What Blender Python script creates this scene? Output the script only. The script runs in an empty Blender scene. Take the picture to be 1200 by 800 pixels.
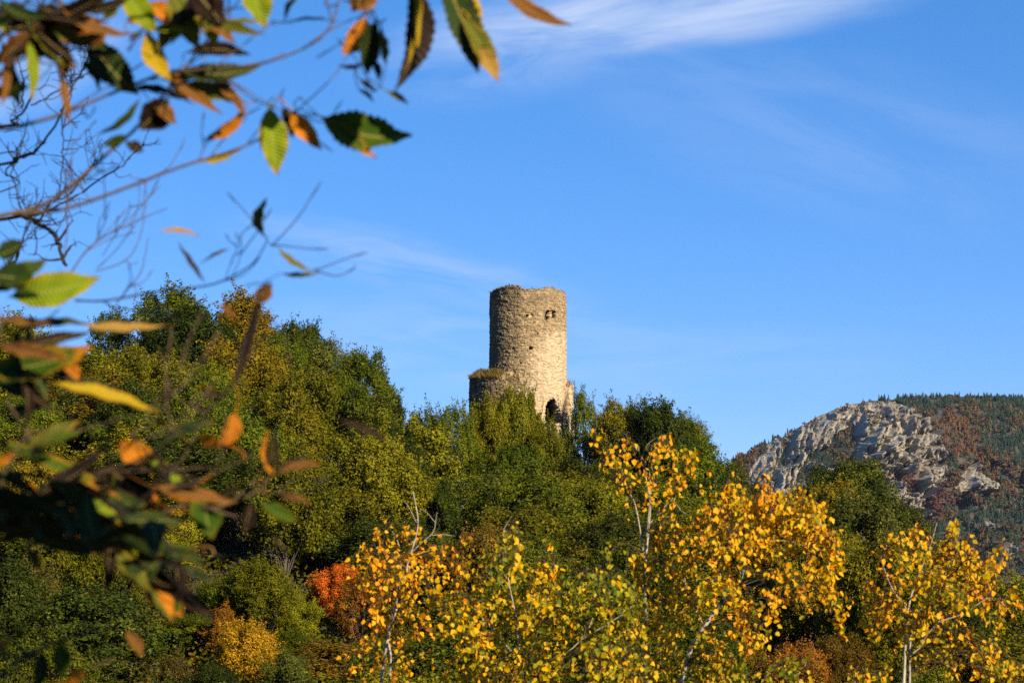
import bpy, math, random
import numpy as np
from mathutils import Vector

# ------------------------------------------------------------------ camera, sky, sun
C = bpy.context.scene
COL = C.collection
R = math.radians
random.seed(7)
rng = np.random.default_rng(7)

F = 2599.0                      # focal length in pixels of a 1200 px wide frame
HORIZON = 660.0
PITCH = math.atan((HORIZON - 400.0) / F)
FWD = np.array([0.0, math.cos(PITCH), math.sin(PITCH)])
UPV = np.array([0.0, -math.sin(PITCH), math.cos(PITCH)])
RGT = np.array([1.0, 0.0, 0.0])

cam = bpy.data.cameras.new('camera')
cam.lens = 18.0 / (600.0 / F)
cam.sensor_width = 36.0
cam.clip_start = 0.05
cam.clip_end = 20000.0
cam.dof.use_dof = True
cam.dof.focus_distance = 90.0
cam.dof.aperture_fstop = 8.5
camo = bpy.data.objects.new('camera', cam)
COL.objects.link(camo)
camo.rotation_euler = (math.pi / 2 + PITCH, 0, 0)
C.camera = camo

SUN_AZ, SUN_EL = R(140), R(29)     # clockwise from +Y
SUNV = Vector((math.sin(SUN_AZ) * math.cos(SUN_EL), math.cos(SUN_AZ) * math.cos(SUN_EL), math.sin(SUN_EL)))
sun = bpy.data.lights.new('sun', 'SUN')
sun.energy = 5.0
sun.angle = R(0.53)
sun.color = (1.0, 0.85, 0.63)
suno = bpy.data.objects.new('sun', sun)
COL.objects.link(suno)
suno.rotation_euler = (-SUNV).to_track_quat('-Z', 'Y').to_euler()

C.view_settings.view_transform = 'Standard'
C.view_settings.look = 'None'
C.view_settings.exposure = 1.4
C.view_settings.gamma = 1.0
C.cycles.use_denoising = False
C.cycles.sample_clamp_indirect = 2.0
C.cycles.sample_clamp_direct = 12.0
C.cycles.max_bounces = 4
C.cycles.diffuse_bounces = 1
C.cycles.transmission_bounces = 2
C.cycles.transparent_max_bounces = 4


class NT:
    """tiny node-building helper"""
    def __init__(self, tree):
        self.t = tree; self.n = tree.nodes; self.l = tree.links

    def new(self, kind, **kw):
        nd = self.n.new(kind)
        for k, v in kw.items():
            setattr(nd, k, v)
        return nd

    def put(self, sock, v):
        if hasattr(v, 'is_output'):
            self.l.new(v, sock)
        else:
            sock.default_value = v

    def math(self, op, a, b=None, clamp=False):
        nd = self.new('ShaderNodeMath', operation=op); nd.use_clamp = clamp
        self.put(nd.inputs[0], a)
        if b is not None:
            self.put(nd.inputs[1], b)
        return nd.outputs[0]

    def mix(self, f, a, b, blend='MIX'):
        nd = self.new('ShaderNodeMix', data_type='RGBA', blend_type=blend)
        self.put(nd.inputs[0], f)
        for s, v in ((nd.inputs[6], a), (nd.inputs[7], b)):
            if isinstance(v, tuple) and len(v) == 3:
                v = v + (1.0,)
            self.put(s, v)
        return nd.outputs[2]

    def noise(self, scale, detail=4.0, rough=0.55, vec=None, dist=0.0):
        nd = self.new('ShaderNodeTexNoise')
        nd.inputs['Scale'].default_value = scale
        nd.inputs['Detail'].default_value = detail
        nd.inputs['Roughness'].default_value = rough
        nd.inputs['Distortion'].default_value = dist
        if vec is not None:
            self.l.new(vec, nd.inputs['Vector'])
        return nd.outputs['Fac']

    def ramp(self, fac, stops):
        nd = self.new('ShaderNodeValToRGB')
        cr = nd.color_ramp
        while len(cr.elements) < len(stops):
            cr.elements.new(0.5)
        for e, (p, c) in zip(cr.elements, stops):
            e.position = p
            e.color = tuple(c) + (1.0,) if len(c) == 3 else c
        self.put(nd.inputs[0], fac)
        return nd.outputs[0]

    def maprange(self, v, a, b, c=0.0, d=1.0, smooth=True):
        nd = self.new('ShaderNodeMapRange')
        nd.interpolation_type = 'SMOOTHSTEP' if smooth else 'LINEAR'
        self.put(nd.inputs[0], v)
        for i, x in enumerate((a, b, c, d)):
            nd.inputs[1 + i].default_value = x
        return nd.outputs[0]

    def attr(self, name):
        return self.new('ShaderNodeAttribute', attribute_name=name).outputs['Fac']


w = bpy.data.worlds.new('World')
C.world = w
w.use_nodes = True
nt = NT(w.node_tree)
nt.n.clear()
sky = nt.new('ShaderNodeTexSky', sky_type='NISHITA')
sky.sun_disc = False
sky.sun_elevation = SUN_EL
sky.sun_rotation = SUN_AZ
sky.altitude = 5000.0
sky.air_density = 1.3
sky.dust_density = 0.0
sky.ozone_density = 6.0
hs = nt.new('ShaderNodeHueSaturation')
hs.inputs['Saturation'].default_value = 1.2
hs.inputs['Value'].default_value = 1.0
nt.l.new(sky.outputs[0], hs.inputs['Color'])
gm = nt.new('ShaderNodeGamma'); gm.inputs['Gamma'].default_value = 0.65
nt.l.new(hs.outputs[0], gm.inputs['Color'])
skyc = nt.mix(1.0, gm.outputs[0], (1.39, 1.58, 2.11), 'MULTIPLY')
# thin cirrus, fixed in the directions where the sky carries it
tc = nt.new('ShaderNodeTexCoord')
sp = nt.new('ShaderNodeSeparateXYZ')
nt.l.new(tc.outputs['Generated'], sp.inputs[0])
yy = nt.math('MAXIMUM', sp.outputs[1], 0.02)
cu = nt.math('DIVIDE', sp.outputs[0], yy)
cv = nt.math('DIVIDE', sp.outputs[2], yy)


def cirrus(px, py, ax, ay, deg, amp, nscale, lo, hi):
    """one wisp: a soft patch of streaky noise around the direction of (px, py)"""
    u0, v0 = (px - 600) / F, (HORIZON - py) / F
    ca, sa = math.cos(R(deg)), math.sin(R(deg))
    du = nt.math('SUBTRACT', cu, u0); dv = nt.math('SUBTRACT', cv, v0)
    p = nt.math('ADD', nt.math('MULTIPLY', du, ca * F / ax), nt.math('MULTIPLY', dv, sa * F / ax))
    q = nt.math('ADD', nt.math('MULTIPLY', du, -sa * F / ay), nt.math('MULTIPLY', dv, ca * F / ay))
    r2 = nt.math('ADD', nt.math('MULTIPLY', p, p), nt.math('MULTIPLY', q, q))
    fall = nt.maprange(r2, 0.0, 1.0, 1.0, 0.0)
    cb = nt.new('ShaderNodeCombineXYZ')
    nt.l.new(p, cb.inputs[0]); nt.l.new(q, cb.inputs[1]); cb.inputs[2].default_value = px * 0.013
    n = nt.noise(nscale, 6.0, 0.55, cb.outputs[0], 0.6)
    m = nt.maprange(n, lo, hi)
    return nt.math('MULTIPLY', nt.math('MULTIPLY', m, fall), amp)


wisps = [
    cirrus(790, 0, 360, 62, 6, 0.85, 1.2, 0.15, 0.75),
    cirrus(610, 45, 240, 80, 10, 0.28, 1.8, 0.3, 0.7),
    cirrus(980, 150, 420, 120, -14, 0.16, 1.7, 0.3, 0.75),
    cirrus(20, 70, 170, 70, 25, 0.5, 1.5, 0.2, 0.75),
    cirrus(470, 305, 260, 45, -12, 0.28, 1.8, 0.3, 0.7),
    cirrus(560, 400, 330, 70, -3, 0.25, 1.8, 0.3, 0.7),
    cirrus(820, 430, 300, 60, 4, 0.12, 1.8, 0.3, 0.7),
]
cm = wisps[0]
for x_ in wisps[1:]:
    cm = nt.math('ADD', cm, x_)
cm = nt.math('MINIMUM', cm, 0.9)
cc = nt.mix(cm, skyc, (4.6, 5.5, 7.4))
bg = nt.new('ShaderNodeBackground')
bg.inputs['Strength'].default_value = 0.052
nt.l.new(cc, bg.inputs['Color'])
wo = nt.new('ShaderNodeOutputWorld')
nt.l.new(bg.outputs[0], wo.inputs['Surface'])


# ------------------------------------------------------------------ helpers
def at(px, py, y):
    """the point of the place seen in direction (px, py) at ground distance y"""
    d = FWD + RGT * ((px - 600.0) / F) + UPV * ((400.0 - py) / F)
    return d * (y / d[1])


def proj(p):
    p = np.asarray(p, float)
    dep = p @ FWD
    return 600 + F * (p @ RGT) / dep, 400 - F * (p @ UPV) / dep


def tag(o, label=None, cat=None, group=None, kind=None):
    if label: o['label'] = label
    if cat: o['category'] = cat
    if group: o['group'] = group
    if kind: o['kind'] = kind
    return o


def thing(name, label, cat, loc, group=None):
    o = bpy.data.objects.new(name, None)
    o.empty_display_size = 0.2
    COL.objects.link(o)
    o.location = loc
    return tag(o, label, cat, group)


def mesh_np(name, V, Q, attrs=None, uv=None, smooth=False):
    """mesh from numpy vertices and equal-sided faces; attrs: point float attributes"""
    V = np.ascontiguousarray(V, np.float32); Q = np.ascontiguousarray(Q, np.int32)
    k = Q.shape[1]
    me = bpy.data.meshes.new(name)
    me.vertices.add(len(V)); me.vertices.foreach_set('co', V.ravel())
    me.loops.add(Q.size); me.loops.foreach_set('vertex_index', Q.ravel())
    me.polygons.add(len(Q))
    me.polygons.foreach_set('loop_start', np.arange(0, Q.size, k, dtype=np.int32))
    me.update(calc_edges=True)
    if smooth:
        me.polygons.foreach_set('use_smooth', np.ones(len(Q), bool))
    for an, a in (attrs or {}).items():
        at_ = me.attributes.new(an, 'FLOAT', 'POINT')
        at_.data.foreach_set('value', np.ascontiguousarray(a, np.float32))
    if uv is not None:
        ul = me.uv_layers.new(name='UVMap')
        ul.data.foreach_set('uv', np.ascontiguousarray(uv[Q.ravel()], np.float32).ravel())
    return me


def obj(name, me, m, parent=None, loc=(0, 0, 0)):
    o = bpy.data.objects.new(name, me)
    COL.objects.link(o)
    if m is not None:
        if not me.materials:
            me.materials.append(m)
        if me.materials[0] is not m:
            o.material_slots[0].link = 'OBJECT'
            o.material_slots[0].material = m
    o.location = loc
    if parent is not None:
        o.parent = parent
    return o


def norm(a):
    return a / np.maximum(np.linalg.norm(a, axis=-1, keepdims=True), 1e-9)


class MB:
    """collects quads of one mesh"""
    def __init__(self):
        self.V = []; self.Q = []; self.A = {}; self.n = 0

    def add(self, V, Q, **attrs):
        self.V.append(np.asarray(V, float)); self.Q.append(np.asarray(Q, int) + self.n)
        for k_, v in attrs.items():
            self.A.setdefault(k_, []).append(np.broadcast_to(np.asarray(v, float), (len(V),)))
        self.n += len(V)

    def tube(self, P, r, sides=6, knob=0.0, **attrs):
        P = np.asarray(P, float); n = len(P)
        r = np.broadcast_to(np.asarray(r, float), (n,)).copy()
        if knob:
            r *= 1 + rng.normal(0, knob, n)
        T = norm(np.gradient(P, axis=0))
        ref = np.array([0.31, 0.83, 0.46])
        if abs(T[0] @ ref) > 0.9:
            ref = np.array([1.0, 0, 0])
        A = norm(np.cross(T, ref)); B = np.cross(T, A)
        an = np.linspace(0, 2 * math.pi, sides, endpoint=False)
        V = P[:, None, :] + r[:, None, None] * (np.cos(an)[None, :, None] * A[:, None, :] + np.sin(an)[None, :, None] * B[:, None, :])
        i = np.arange(n - 1)[:, None] * sides; j = np.arange(sides)[None, :]; j2 = (j + 1) % sides
        Q = np.stack([i + j, i + j2, i + sides + j2, i + sides + j], -1).reshape(-1, 4)
        self.add(V.reshape(-1, 3), Q, **attrs)

    def build(self, name, smooth=False):
        A = {k_: np.concatenate(v) for k_, v in self.A.items()}
        return mesh_np(name, np.concatenate(self.V), np.concatenate(self.Q), A, smooth=smooth)


def smooth_path(P, n=24):
    """Catmull-Rom through points"""
    P = np.asarray(P, float)
    if len(P) < 3:
        t = np.linspace(0, 1, n)[:, None]
        return P[0] * (1 - t) + P[-1] * t
    E = np.vstack([2 * P[0] - P[1], P, 2 * P[-1] - P[-2]])
    out = []
    m = len(P) - 1
    for tt in np.linspace(0, m - 1e-6, n):
        i = int(tt); t = tt - i
        a, b, c, d = E[i], E[i + 1], E[i + 2], E[i + 3]
        out.append(0.5 * ((2 * b) + (c - a) * t + (2 * a - 5 * b + 4 * c - d) * t * t + (3 * b - a - 3 * c + d) * t ** 3))
    return np.array(out)


def leaf_quads(Cn, N, L, W, spin=None, r=rng):
    """rhombic leaf faces: centres, normals, half lengths, half widths"""
    n = len(Cn)
    rv = norm(r.normal(size=(n, 3)))
    A = norm(np.cross(N, rv)); B = np.cross(N, A)
    L = np.broadcast_to(L, (n,))[:, None]; W = np.broadcast_to(W, (n,))[:, None]
    V = np.stack([Cn - A * L, Cn - A * L * 0.1 + B * W, Cn + A * L, Cn - A * L * 0.1 - B * W], 1).reshape(-1, 3)
    Q = np.arange(4 * n).reshape(n, 4)
    return V, Q


_perm = {}


def vnoise(x, y, seed=0):
    """value noise in 2-D"""
    if seed not in _perm:
        _perm[seed] = np.random.default_rng(seed + 100).random((257, 257))
    g = _perm[seed]
    xi = np.floor(x).astype(int); yi = np.floor(y).astype(int)
    fx = x - xi; fy = y - yi
    fx = fx * fx * (3 - 2 * fx); fy = fy * fy * (3 - 2 * fy)
    a = g[xi % 256, yi % 256]; b = g[(xi + 1) % 256, yi % 256]
    c = g[xi % 256, (yi + 1) % 256]; d = g[(xi + 1) % 256, (yi + 1) % 256]
    return (a * (1 - fx) + b * fx) * (1 - fy) + (c * (1 - fx) + d * fx) * fy


def fbm(x, y, seed=0, octs=4, gain=0.5):
    s = 0.0; amp = 1.0; tot = 0.0
    for o in range(octs):
        s = s + amp * vnoise(x * 2 ** o + 17.3 * o, y * 2 ** o + 5.1 * o, seed + o)
        tot += amp; amp *= gain
    return s / tot


def sstep(x, a, b):
    t = np.clip((x - a) / (b - a), 0, 1)
    return t * t * (3 - 2 * t)


# ------------------------------------------------------------------ materials
def mat(name):
    m = bpy.data.materials.new(name)
    m.use_nodes = True
    n = NT(m.node_tree)
    b = m.node_tree.nodes['Principled BSDF']
    return m, n, b, m.node_tree.nodes['Material Output']


def leaf_mat(name, stops, trans=0.22, vary=0.32, rough=0.6, spec=0.06, hue=0.014):
    """leaf colour: a ramp over the leaf's own random value, varied from plant to plant"""
    m, n, b, out = mat(name)
    t = n.attr('tint')
    col = n.ramp(t, stops)
    oi = n.new('ShaderNodeObjectInfo')
    h = n.new('ShaderNodeHueSaturation')
    n.put(h.inputs['Hue'], n.maprange(oi.outputs['Random'], 0, 1, 0.5 - hue, 0.5 + hue, False))
    n.put(h.inputs['Value'], n.maprange(n.math('FRACT', n.math('MULTIPLY', oi.outputs['Random'], 7.31)), 0, 1, 1 - vary, 1 + vary, False))
    n.put(h.inputs['Color'], col)
    n.put(b.inputs['Base Color'], h.outputs[0])
    b.inputs['Roughness'].default_value = rough
    b.inputs['Specular IOR Level'].default_value = spec
    tr = n.new('ShaderNodeBsdfTranslucent')
    n.put(tr.inputs['Color'], h.outputs[0])
    mx = n.new('ShaderNodeMixShader')
    mx.inputs[0].default_value = trans
    n.l.new(b.outputs[0], mx.inputs[1]); n.l.new(tr.outputs[0], mx.inputs[2])
    n.l.new(mx.outputs[0], out.inputs['Surface'])
    return m


def bark_mat(name, c1, c2, scale=12.0, bump=0.4):
    m, n, b, out = mat(name)
    tcx = n.new('ShaderNodeTexCoord')
    f = n.noise(scale, 6, 0.65, tcx.outputs['Object'])
    n.put(b.inputs['Base Color'], n.ramp(f, [(0.3, c1), (0.7, c2)]))
    b.inputs['Roughness'].default_value = 0.85
    b.inputs['Specular IOR Level'].default_value = 0.2
    bp = n.new('ShaderNodeBump'); bp.inputs['Strength'].default_value = bump; bp.inputs['Distance'].default_value = 0.02
    n.put(bp.inputs['Height'], f); n.l.new(bp.outputs[0], b.inputs['Normal'])
    return m


LEAF = {
    'olive': leaf_mat('olive_leaves', [(0.0, (0.036, 0.040, 0.0018)), (0.5, (0.102, 0.096, 0.0030)), (1.0, (0.185, 0.150, 0.0050))]),
    'green': leaf_mat('green_leaves', [(0.0, (0.020, 0.034, 0.0018)), (0.5, (0.060, 0.074, 0.0028)), (1.0, (0.125, 0.122, 0.0048))]),
    'dark': leaf_mat('evergreen_leaves', [(0.0, (0.010, 0.018, 0.0020)), (0.6, (0.032, 0.043, 0.0036)), (1.0, (0.095, 0.096, 0.0100))]),
    'grey': leaf_mat('grey_green_leaves', [(0.0, (0.024, 0.032, 0.0034)), (0.6, (0.068, 0.072, 0.0090)), (1.0, (0.140, 0.130, 0.0260))]),
    'gold': leaf_mat('yellowing_leaves', [(0.0, (0.050, 0.042, 0.0020)), (0.5, (0.130, 0.094, 0.0030)), (1.0, (0.230, 0.145, 0.0050))]),
    'rust': leaf_mat('russet_leaves', [(0.0, (0.042, 0.030, 0.0020)), (0.5, (0.100, 0.068, 0.0040)), (1.0, (0.185, 0.100, 0.0060))]),
    'twig': leaf_mat('thinning_leaves', [(0.0, (0.036, 0.031, 0.0050)), (0.5, (0.088, 0.074, 0.0110)), (1.0, (0.150, 0.120, 0.0240))]),
    'red': leaf_mat('scarlet_leaves', [(0.0, (0.075, 0.060, 0.005)), (0.16, (0.26, 0.050, 0.006)), (0.5, (0.50, 0.078, 0.008)), (1.0, (0.52, 0.180, 0.016))], vary=0.08, hue=0.005),
    'orange': leaf_mat('orange_leaves', [(0.0, (0.060, 0.056, 0.004)), (0.3, (0.13, 0.065, 0.005)), (0.6, (0.24, 0.090, 0.006)), (1.0, (0.30, 0.160, 0.010))], vary=0.12, hue=0.01),
    'yellow': leaf_mat('yellow_leaves', [(0.0, (0.070, 0.065, 0.003)), (0.3, (0.19, 0.110, 0.004)), (0.6, (0.32, 0.170, 0.005)), (1.0, (0.39, 0.240, 0.010))], vary=0.1, hue=0.01),
}
BARK = bark_mat('grey_brown_bark', (0.0296, 0.0237, 0.0178), (0.0947, 0.0770, 0.0592))
BARK_PALE = bark_mat('pale_twig_bark', (0.024, 0.015, 0.009), (0.105, 0.068, 0.034), 60.0)
BARK_DARK = bark_mat('dark_twig_bark', (0.006, 0.005, 0.004), (0.022, 0.016, 0.012), 60.0)


# ------------------------------------------------------------------ terrain
SKY_PX = np.array([-700, -300, 0, 40, 58, 94, 112, 200, 310, 350, 440, 480, 550, 700, 790, 830, 870, 900, 930, 960, 1000, 1030, 1070, 1100, 1140, 1200, 1500, 1900], float)
SKY_PY = np.array([400, 380, 374, 374, 432, 432, 372, 342, 345, 385, 425, 478, 492, 488, 470, 520, 545, 568, 572, 560, 536, 552, 592, 645, 668, 676, 730, 760], float)
TREE_H = 8.5
FOOT_Y, CREST_Y = 84.0, 204.0


def ground(x, y):
    x = np.asarray(x, float); y = np.asarray(y, float)
    yr = np.maximum(y, 30.0)
    p = 600 + x / yr * F
    zc = (HORIZON - np.interp(p, SKY_PX, SKY_PY)) / F * CREST_Y - TREE_H
    zf = -13.6
    t = np.clip((y - FOOT_Y) / (CREST_Y - FOOT_Y), 0, 1)
    z = zf + (zc - zf) * (0.75 * t + 0.25 * sstep(t, 0, 1))
    # bank under the photographer
    near = -1.7 - np.clip(y, -30, 60) * 0.27
    near = np.where(y < 2, -1.7 - 0.1 * np.clip(y, -60, 2), near)
    near = np.maximum(near, zf - 1.0)
    k = sstep(y, 50, 84)
    z = near * (1 - k) + z * k
    # behind the crest the land falls to the valley
    d = sstep(y, CREST_Y + 4, 430)
    z = z * (1 - d) + (-46.0) * d
    return z + 0.5 * (fbm(x / 9.0 + 40, y / 9.0 + 40, 3, 3) - 0.5)


ys = np.concatenate([np.arange(-80, 260, 3.0), np.geomspace(262, 9000, 90)])
us = np.concatenate([-np.geomspace(1.6, 0.3, 14), np.linspace(-0.29, 0.29, 110), np.geomspace(0.3, 1.6, 14)])
Yg, Ug = np.meshgrid(ys, us, indexing='ij')
Xg = Ug * (np.maximum(Yg, 0) + 60)
Zg = ground(Xg, Yg)
ny, nx = Yg.shape
idx = np.arange(ny * nx).reshape(ny, nx)
Q = np.stack([idx[:-1, :-1], idx[:-1, 1:], idx[1:, 1:], idx[1:, :-1]], -1).reshape(-1, 4)
m_ground, n, b, out = mat('forest_floor')
tcx = n.new('ShaderNodeTexCoord')
f1 = n.noise(0.35, 8, 0.6, tcx.outputs['Object'])
f2 = n.noise(3.0, 8, 0.7, tcx.outputs['Object'])
c = n.mix(n.maprange(f1, 0.35, 0.65), (0.0147, 0.0189, 0.0050), (0.0357, 0.0252, 0.0092))
c = n.mix(n.math('MULTIPLY', n.maprange(f2, 0.5, 0.75), 0.6), c, (0.0588, 0.0357, 0.0126))
n.put(b.inputs['Base Color'], c)
b.inputs['Roughness'].default_value = 0.95
bp = n.new('ShaderNodeBump'); bp.inputs['Distance'].default_value = 0.25
n.put(bp.inputs['Height'], f2); n.l.new(bp.outputs[0], b.inputs['Normal'])
o = obj('ground', mesh_np('ground', np.stack([Xg, Yg, Zg], -1).reshape(-1, 3), Q, smooth=True), m_ground)
tag(o, 'wooded ground of the slope below the tower', 'ground', kind='structure')

# ------------------------------------------------------------------ the far mountain
RID_PX = [300, 500, 700, 800, 865, 920, 958, 990, 1015, 1040, 1100, 1150, 1200, 1400, 1700, 2000]
RID_PY = [760, 735, 662, 586, 536, 511, 489, 476, 471, 469, 467, 467, 469, 490, 560, 660]
M_Y0, M_DY = 1650.0, 950.0
um = np.concatenate([np.arange(300, 855, 9.0), np.arange(855, 1230, 0.75), np.arange(1231, 2001, 9.0)])
sm = np.concatenate([np.linspace(0, 0.30, 50), np.linspace(0.305, 1.0, 330), np.linspace(1.01, 1.5, 30)])
Ss, Uu = np.meshgrid(sm, um, indexing='ij')


def m_prof(s):
    return np.where(s <= 1, 1 - (1 - np.clip(s, 0, 1)) ** 1.35, 1 - 1.9 * (s - 1))


def poly_sdf(px, py, poly):
    """signed distance to a polygon, negative inside"""
    poly = np.asarray(poly, float); n_ = len(poly)
    d = np.full(px.shape, 1e9); inside = np.zeros(px.shape, bool)
    for i in range(n_):
        a = poly[i]; b_ = poly[(i + 1) % n_]
        e = b_ - a; wx = px - a[0]; wy = py - a[1]
        t = np.clip((wx * e[0] + wy * e[1]) / (e @ e), 0, 1)
        d = np.minimum(d, np.hypot(wx - e[0] * t, wy - e[1] * t))
        c1 = (a[1] > py) != (b_[1] > py)
        with np.errstate(divide='ignore', invalid='ignore'):
            xc = a[0] + (py - a[1]) / (b_[1] - a[1] + 1e-12) * e[0]
        inside ^= c1 & (px < xc)
    return np.where(inside, -d, d)


# buttresses of the crag: outline in bearing/elevation, how far each stands out (m), edge width
CRAGS = [
    ([(872, 566), (893, 527), (925, 503), (960, 484), (1000, 471), (1060, 477), (1090, 490), (1096, 522), (1092, 540), (1072, 552), (1084, 606), (1050, 616), (1000, 602), (930, 612), (884, 597)], 12, 12),
    ([(876, 566), (893, 530), (918, 510), (940, 496), (962, 497), (968, 512), (962, 530), (960, 556), (946, 592), (915, 604), (888, 590)], 30, 14),
    ([(918, 512), (948, 488), (982, 473), (1012, 471), (1024, 477), (1004, 490), (980, 506), (962, 520), (940, 522)], 20, 12),
    ([(1002, 546), (1003, 510), (1012, 488), (1035, 479), (1060, 480), (1086, 490), (1090, 502), (1074, 504), (1084, 518), (1090, 534), (1070, 548), (1060, 562), (1050, 555), (1040, 562), (1022, 552)], 52, 11),
    ([(980, 550), (1000, 526), (1007, 548), (1002, 566), (984, 566)], 30, 8),
    ([(1008, 562), (1024, 543), (1036, 553), (1052, 563), (1062, 578), (1074, 592), (1080, 604), (1056, 610), (1030, 590), (1016, 594)], 30, 9),
    ([(1072, 564), (1083, 545), (1099, 542), (1106, 560), (1101, 577), (1083, 588), (1075, 580)], 28, 7),
    ([(1088, 530), (1096, 518), (1108, 525), (1106, 538), (1094, 540)], 14, 5),
    ([(1112, 578), (1128, 568), (1131, 548), (1144, 540), (1158, 556), (1164, 572), (1142, 577), (1128, 588)], 26, 7),
    ([(1070, 506), (1082, 500), (1104, 512), (1098, 520), (1080, 516)], 12, 5),
    ([(1176, 640), (1184, 634), (1190, 640), (1186, 648), (1178, 648)], 6, 3),
    ([(1150, 618), (1158, 612), (1164, 616), (1154, 624)], 4, 3),
]


# clefts between them, filled with dark trees
GULLIES = [[(962, 540), (972, 514), (990, 500), (1001, 489), (1004, 512), (1003, 540), (990, 552), (968, 552)],
           [(940, 566), (952, 536), (962, 528), (962, 548), (952, 580), (944, 596)],
           [(1038, 566), (1046, 556), (1064, 554), (1074, 566), (1072, 580), (1060, 574)],
           [(1060, 508), (1072, 500), (1084, 508), (1082, 516), (1070, 514)],
           [(912, 532), (922, 516), (930, 512), (924, 536), (914, 556)]]


def blocks(x, y, seed):
    """broken rock: irregular cells, each a facet with its own tilt and standing out by its own amount"""
    r = np.random.default_rng(seed)
    J = r.random((64, 64, 6))
    xi = np.floor(x).astype(int); yi = np.floor(y).astype(int)
    bd = np.full(x.shape, 9e9); val = np.zeros(x.shape)
    for dx in (-1, 0, 1):
        for dy in (-1, 0, 1):
            c_ = J[(xi + dx) % 64, (yi + dy) % 64]
            ex = x - (xi + dx + c_[..., 0]); ey = y - (yi + dy + c_[..., 1])
            d_ = ex * ex + ey * ey
            nearer = d_ < bd
            v_ = (c_[..., 2] - .5) + (c_[..., 3] - .35) * ex * 1.3 + (c_[..., 4] - .5) * ey * 1.1 - 0.45 * np.minimum(d_, 1)
            val = np.where(nearer, v_, val); bd = np.where(nearer, d_, bd)
    return val


def mountain(Ss, Uu):
    pr = np.interp(Uu, RID_PX, RID_PY)
    py = 735 + (pr - 735) * m_prof(Ss)
    wob = fbm(Uu / 22.0, Ss * 14, 11, 4) - 0.5
    pu = Uu + 22 * (fbm(Uu / 14 + 3, py / 14, 21, 4) - 0.5)
    pv = py + 20 * (fbm(Uu / 12 + 30, py / 12 + 9, 27, 4) - 0.5)
    push = np.zeros(Ss.shape); rock = np.zeros(Ss.shape)
    for poly, amp, ed in CRAGS:
        x0 = min(a for a, _ in poly) - 25; x1 = max(a for a, _ in poly) + 25
        cols = (um_ > x0) & (um_ < x1) if Uu.ndim == 2 and Uu.shape[1] == len(um_) else None
        if cols is not None:
            sd = np.full(Ss.shape, 99.0)
            sd[:, cols] = poly_sdf(pu[:, cols], pv[:, cols], poly)
        else:
            sd = poly_sdf(pu, pv, poly)
        k = sstep(-sd, -1.0, ed)
        push = np.maximum(push, amp * k)
        rock = np.maximum(rock, sstep(-sd, -2.5, 1.5))
    for poly in GULLIES:
        sd = np.full(Ss.shape, 99.0)
        near = (Uu > min(a for a, _ in poly) - 25) & (Uu < max(a for a, _ in poly) + 25)
        sd[near] = poly_sdf(pu[near], pv[near], poly)
        k = sstep(-sd, -2.5, 2.5)
        push = push * (1 - k) - 14 * k; rock = rock * (1 - k)
    # fissures: steep, slightly leaning clefts
    a_ = Uu + 0.35 * (py - 530)
    fis = 0.0
    wu = 5 * (fbm(Uu / 9.0, py / 9.0, 33, 3) - .5); wv_ = 7 * (fbm(Uu / 9.0 + 50, py / 9.0, 35, 3) - .5)
    # slabs: each stands out sharply on its left and dips away to the right
    for o_, (per_, lean, am, wp) in enumerate(((27.0, 0.55, 40, 1.1), (12.0, 0.15, 20, 1.3))):
        q = (Uu + lean * (py - 530)) / per_ + wp * (fbm(Uu / 24.0 + 9 * o_, py / 30.0 + 4, 45 + o_, 3) - .5) * 2
        t_ = q - np.floor(q)
        hgt = 0.55 + 0.9 * vnoise(np.floor(q) * 3.7 + 20, py / 22.0 + np.floor(q) * 1.7, 47 + o_)
        fis = fis + am * hgt * (np.where(t_ < .16, t_ / .16, (1 - t_) / .84) - .5)
    for o_, (su, sv_2, am) in enumerate(((26.0, 60.0, 26), (10.0, 30.0, 28), (4.6, 11.0, 12), (2.2, 4.0, 4))):
        fis = fis + am * blocks((a_ + wu) / su, (py + wv_) / sv_2, 31 + o_)
    r2 = 1 - np.abs(2 * fbm(a_ / 5.0 + 9, py / 15.0, 41, 3) - 1)
    r3 = fbm(Uu / 3.2, py / 3.2, 51, 3)
    spur = 30 * (fbm(Uu / 45.0 + 2, py / 90.0, 61, 3) - 0.5) + 10 * (fbm(Uu / 9.0, py / 9.0, 71, 3) - 0.5)
    Y = M_Y0 + M_DY * Ss + 120 * wob * np.clip(1 - np.abs(Ss - 0.5) * 2, 0, 1)
    Yd = Y - push - fis * rock * np.clip(push / 30, 0.55, 1) - spur * (1 - rock * 0.6) * sstep(1.02 - Ss, 0, 0.1)
    z = (HORIZON - py) / F * Y + rock * (2.0 * (r2 - 0.6)) + 1.5 * (r3 - .5)
    x = (Uu - 600) / F * Y
    return x, Yd, z, rock, py


um_ = um
Xm, Ym, Zm, rockm, pym = mountain(Ss, Uu)
ny, nx = Ss.shape
idx = np.arange(ny * nx).reshape(ny, nx)
Q = np.stack([idx[:-1, :-1], idx[:-1, 1:], idx[1:, 1:], idx[1:, :-1]], -1).reshape(-1, 4)
warm = np.clip(fbm(Uu / 30.0, pym / 24.0, 81, 4) * 2.4 - 0.7, 0, 1)
m_mt, n, b, out = mat('mountain_side')
geo = n.new('ShaderNodeTexCoord')
fA = n.noise(0.045, 8, 0.65, geo.outputs['Object'])
fB = n.noise(0.25, 6, 0.7, geo.outputs['Object'])
rk = n.ramp(fA, [(0.30, (0.105, 0.093, 0.076)), (0.46, (0.205, 0.183, 0.145)), (0.58, (0.275, 0.246, 0.192)), (0.75, (0.320, 0.280, 0.205))])
rk = n.mix(n.maprange(fB, 0.55, 0.75), rk, (0.0939, 0.0795, 0.0650))
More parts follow.
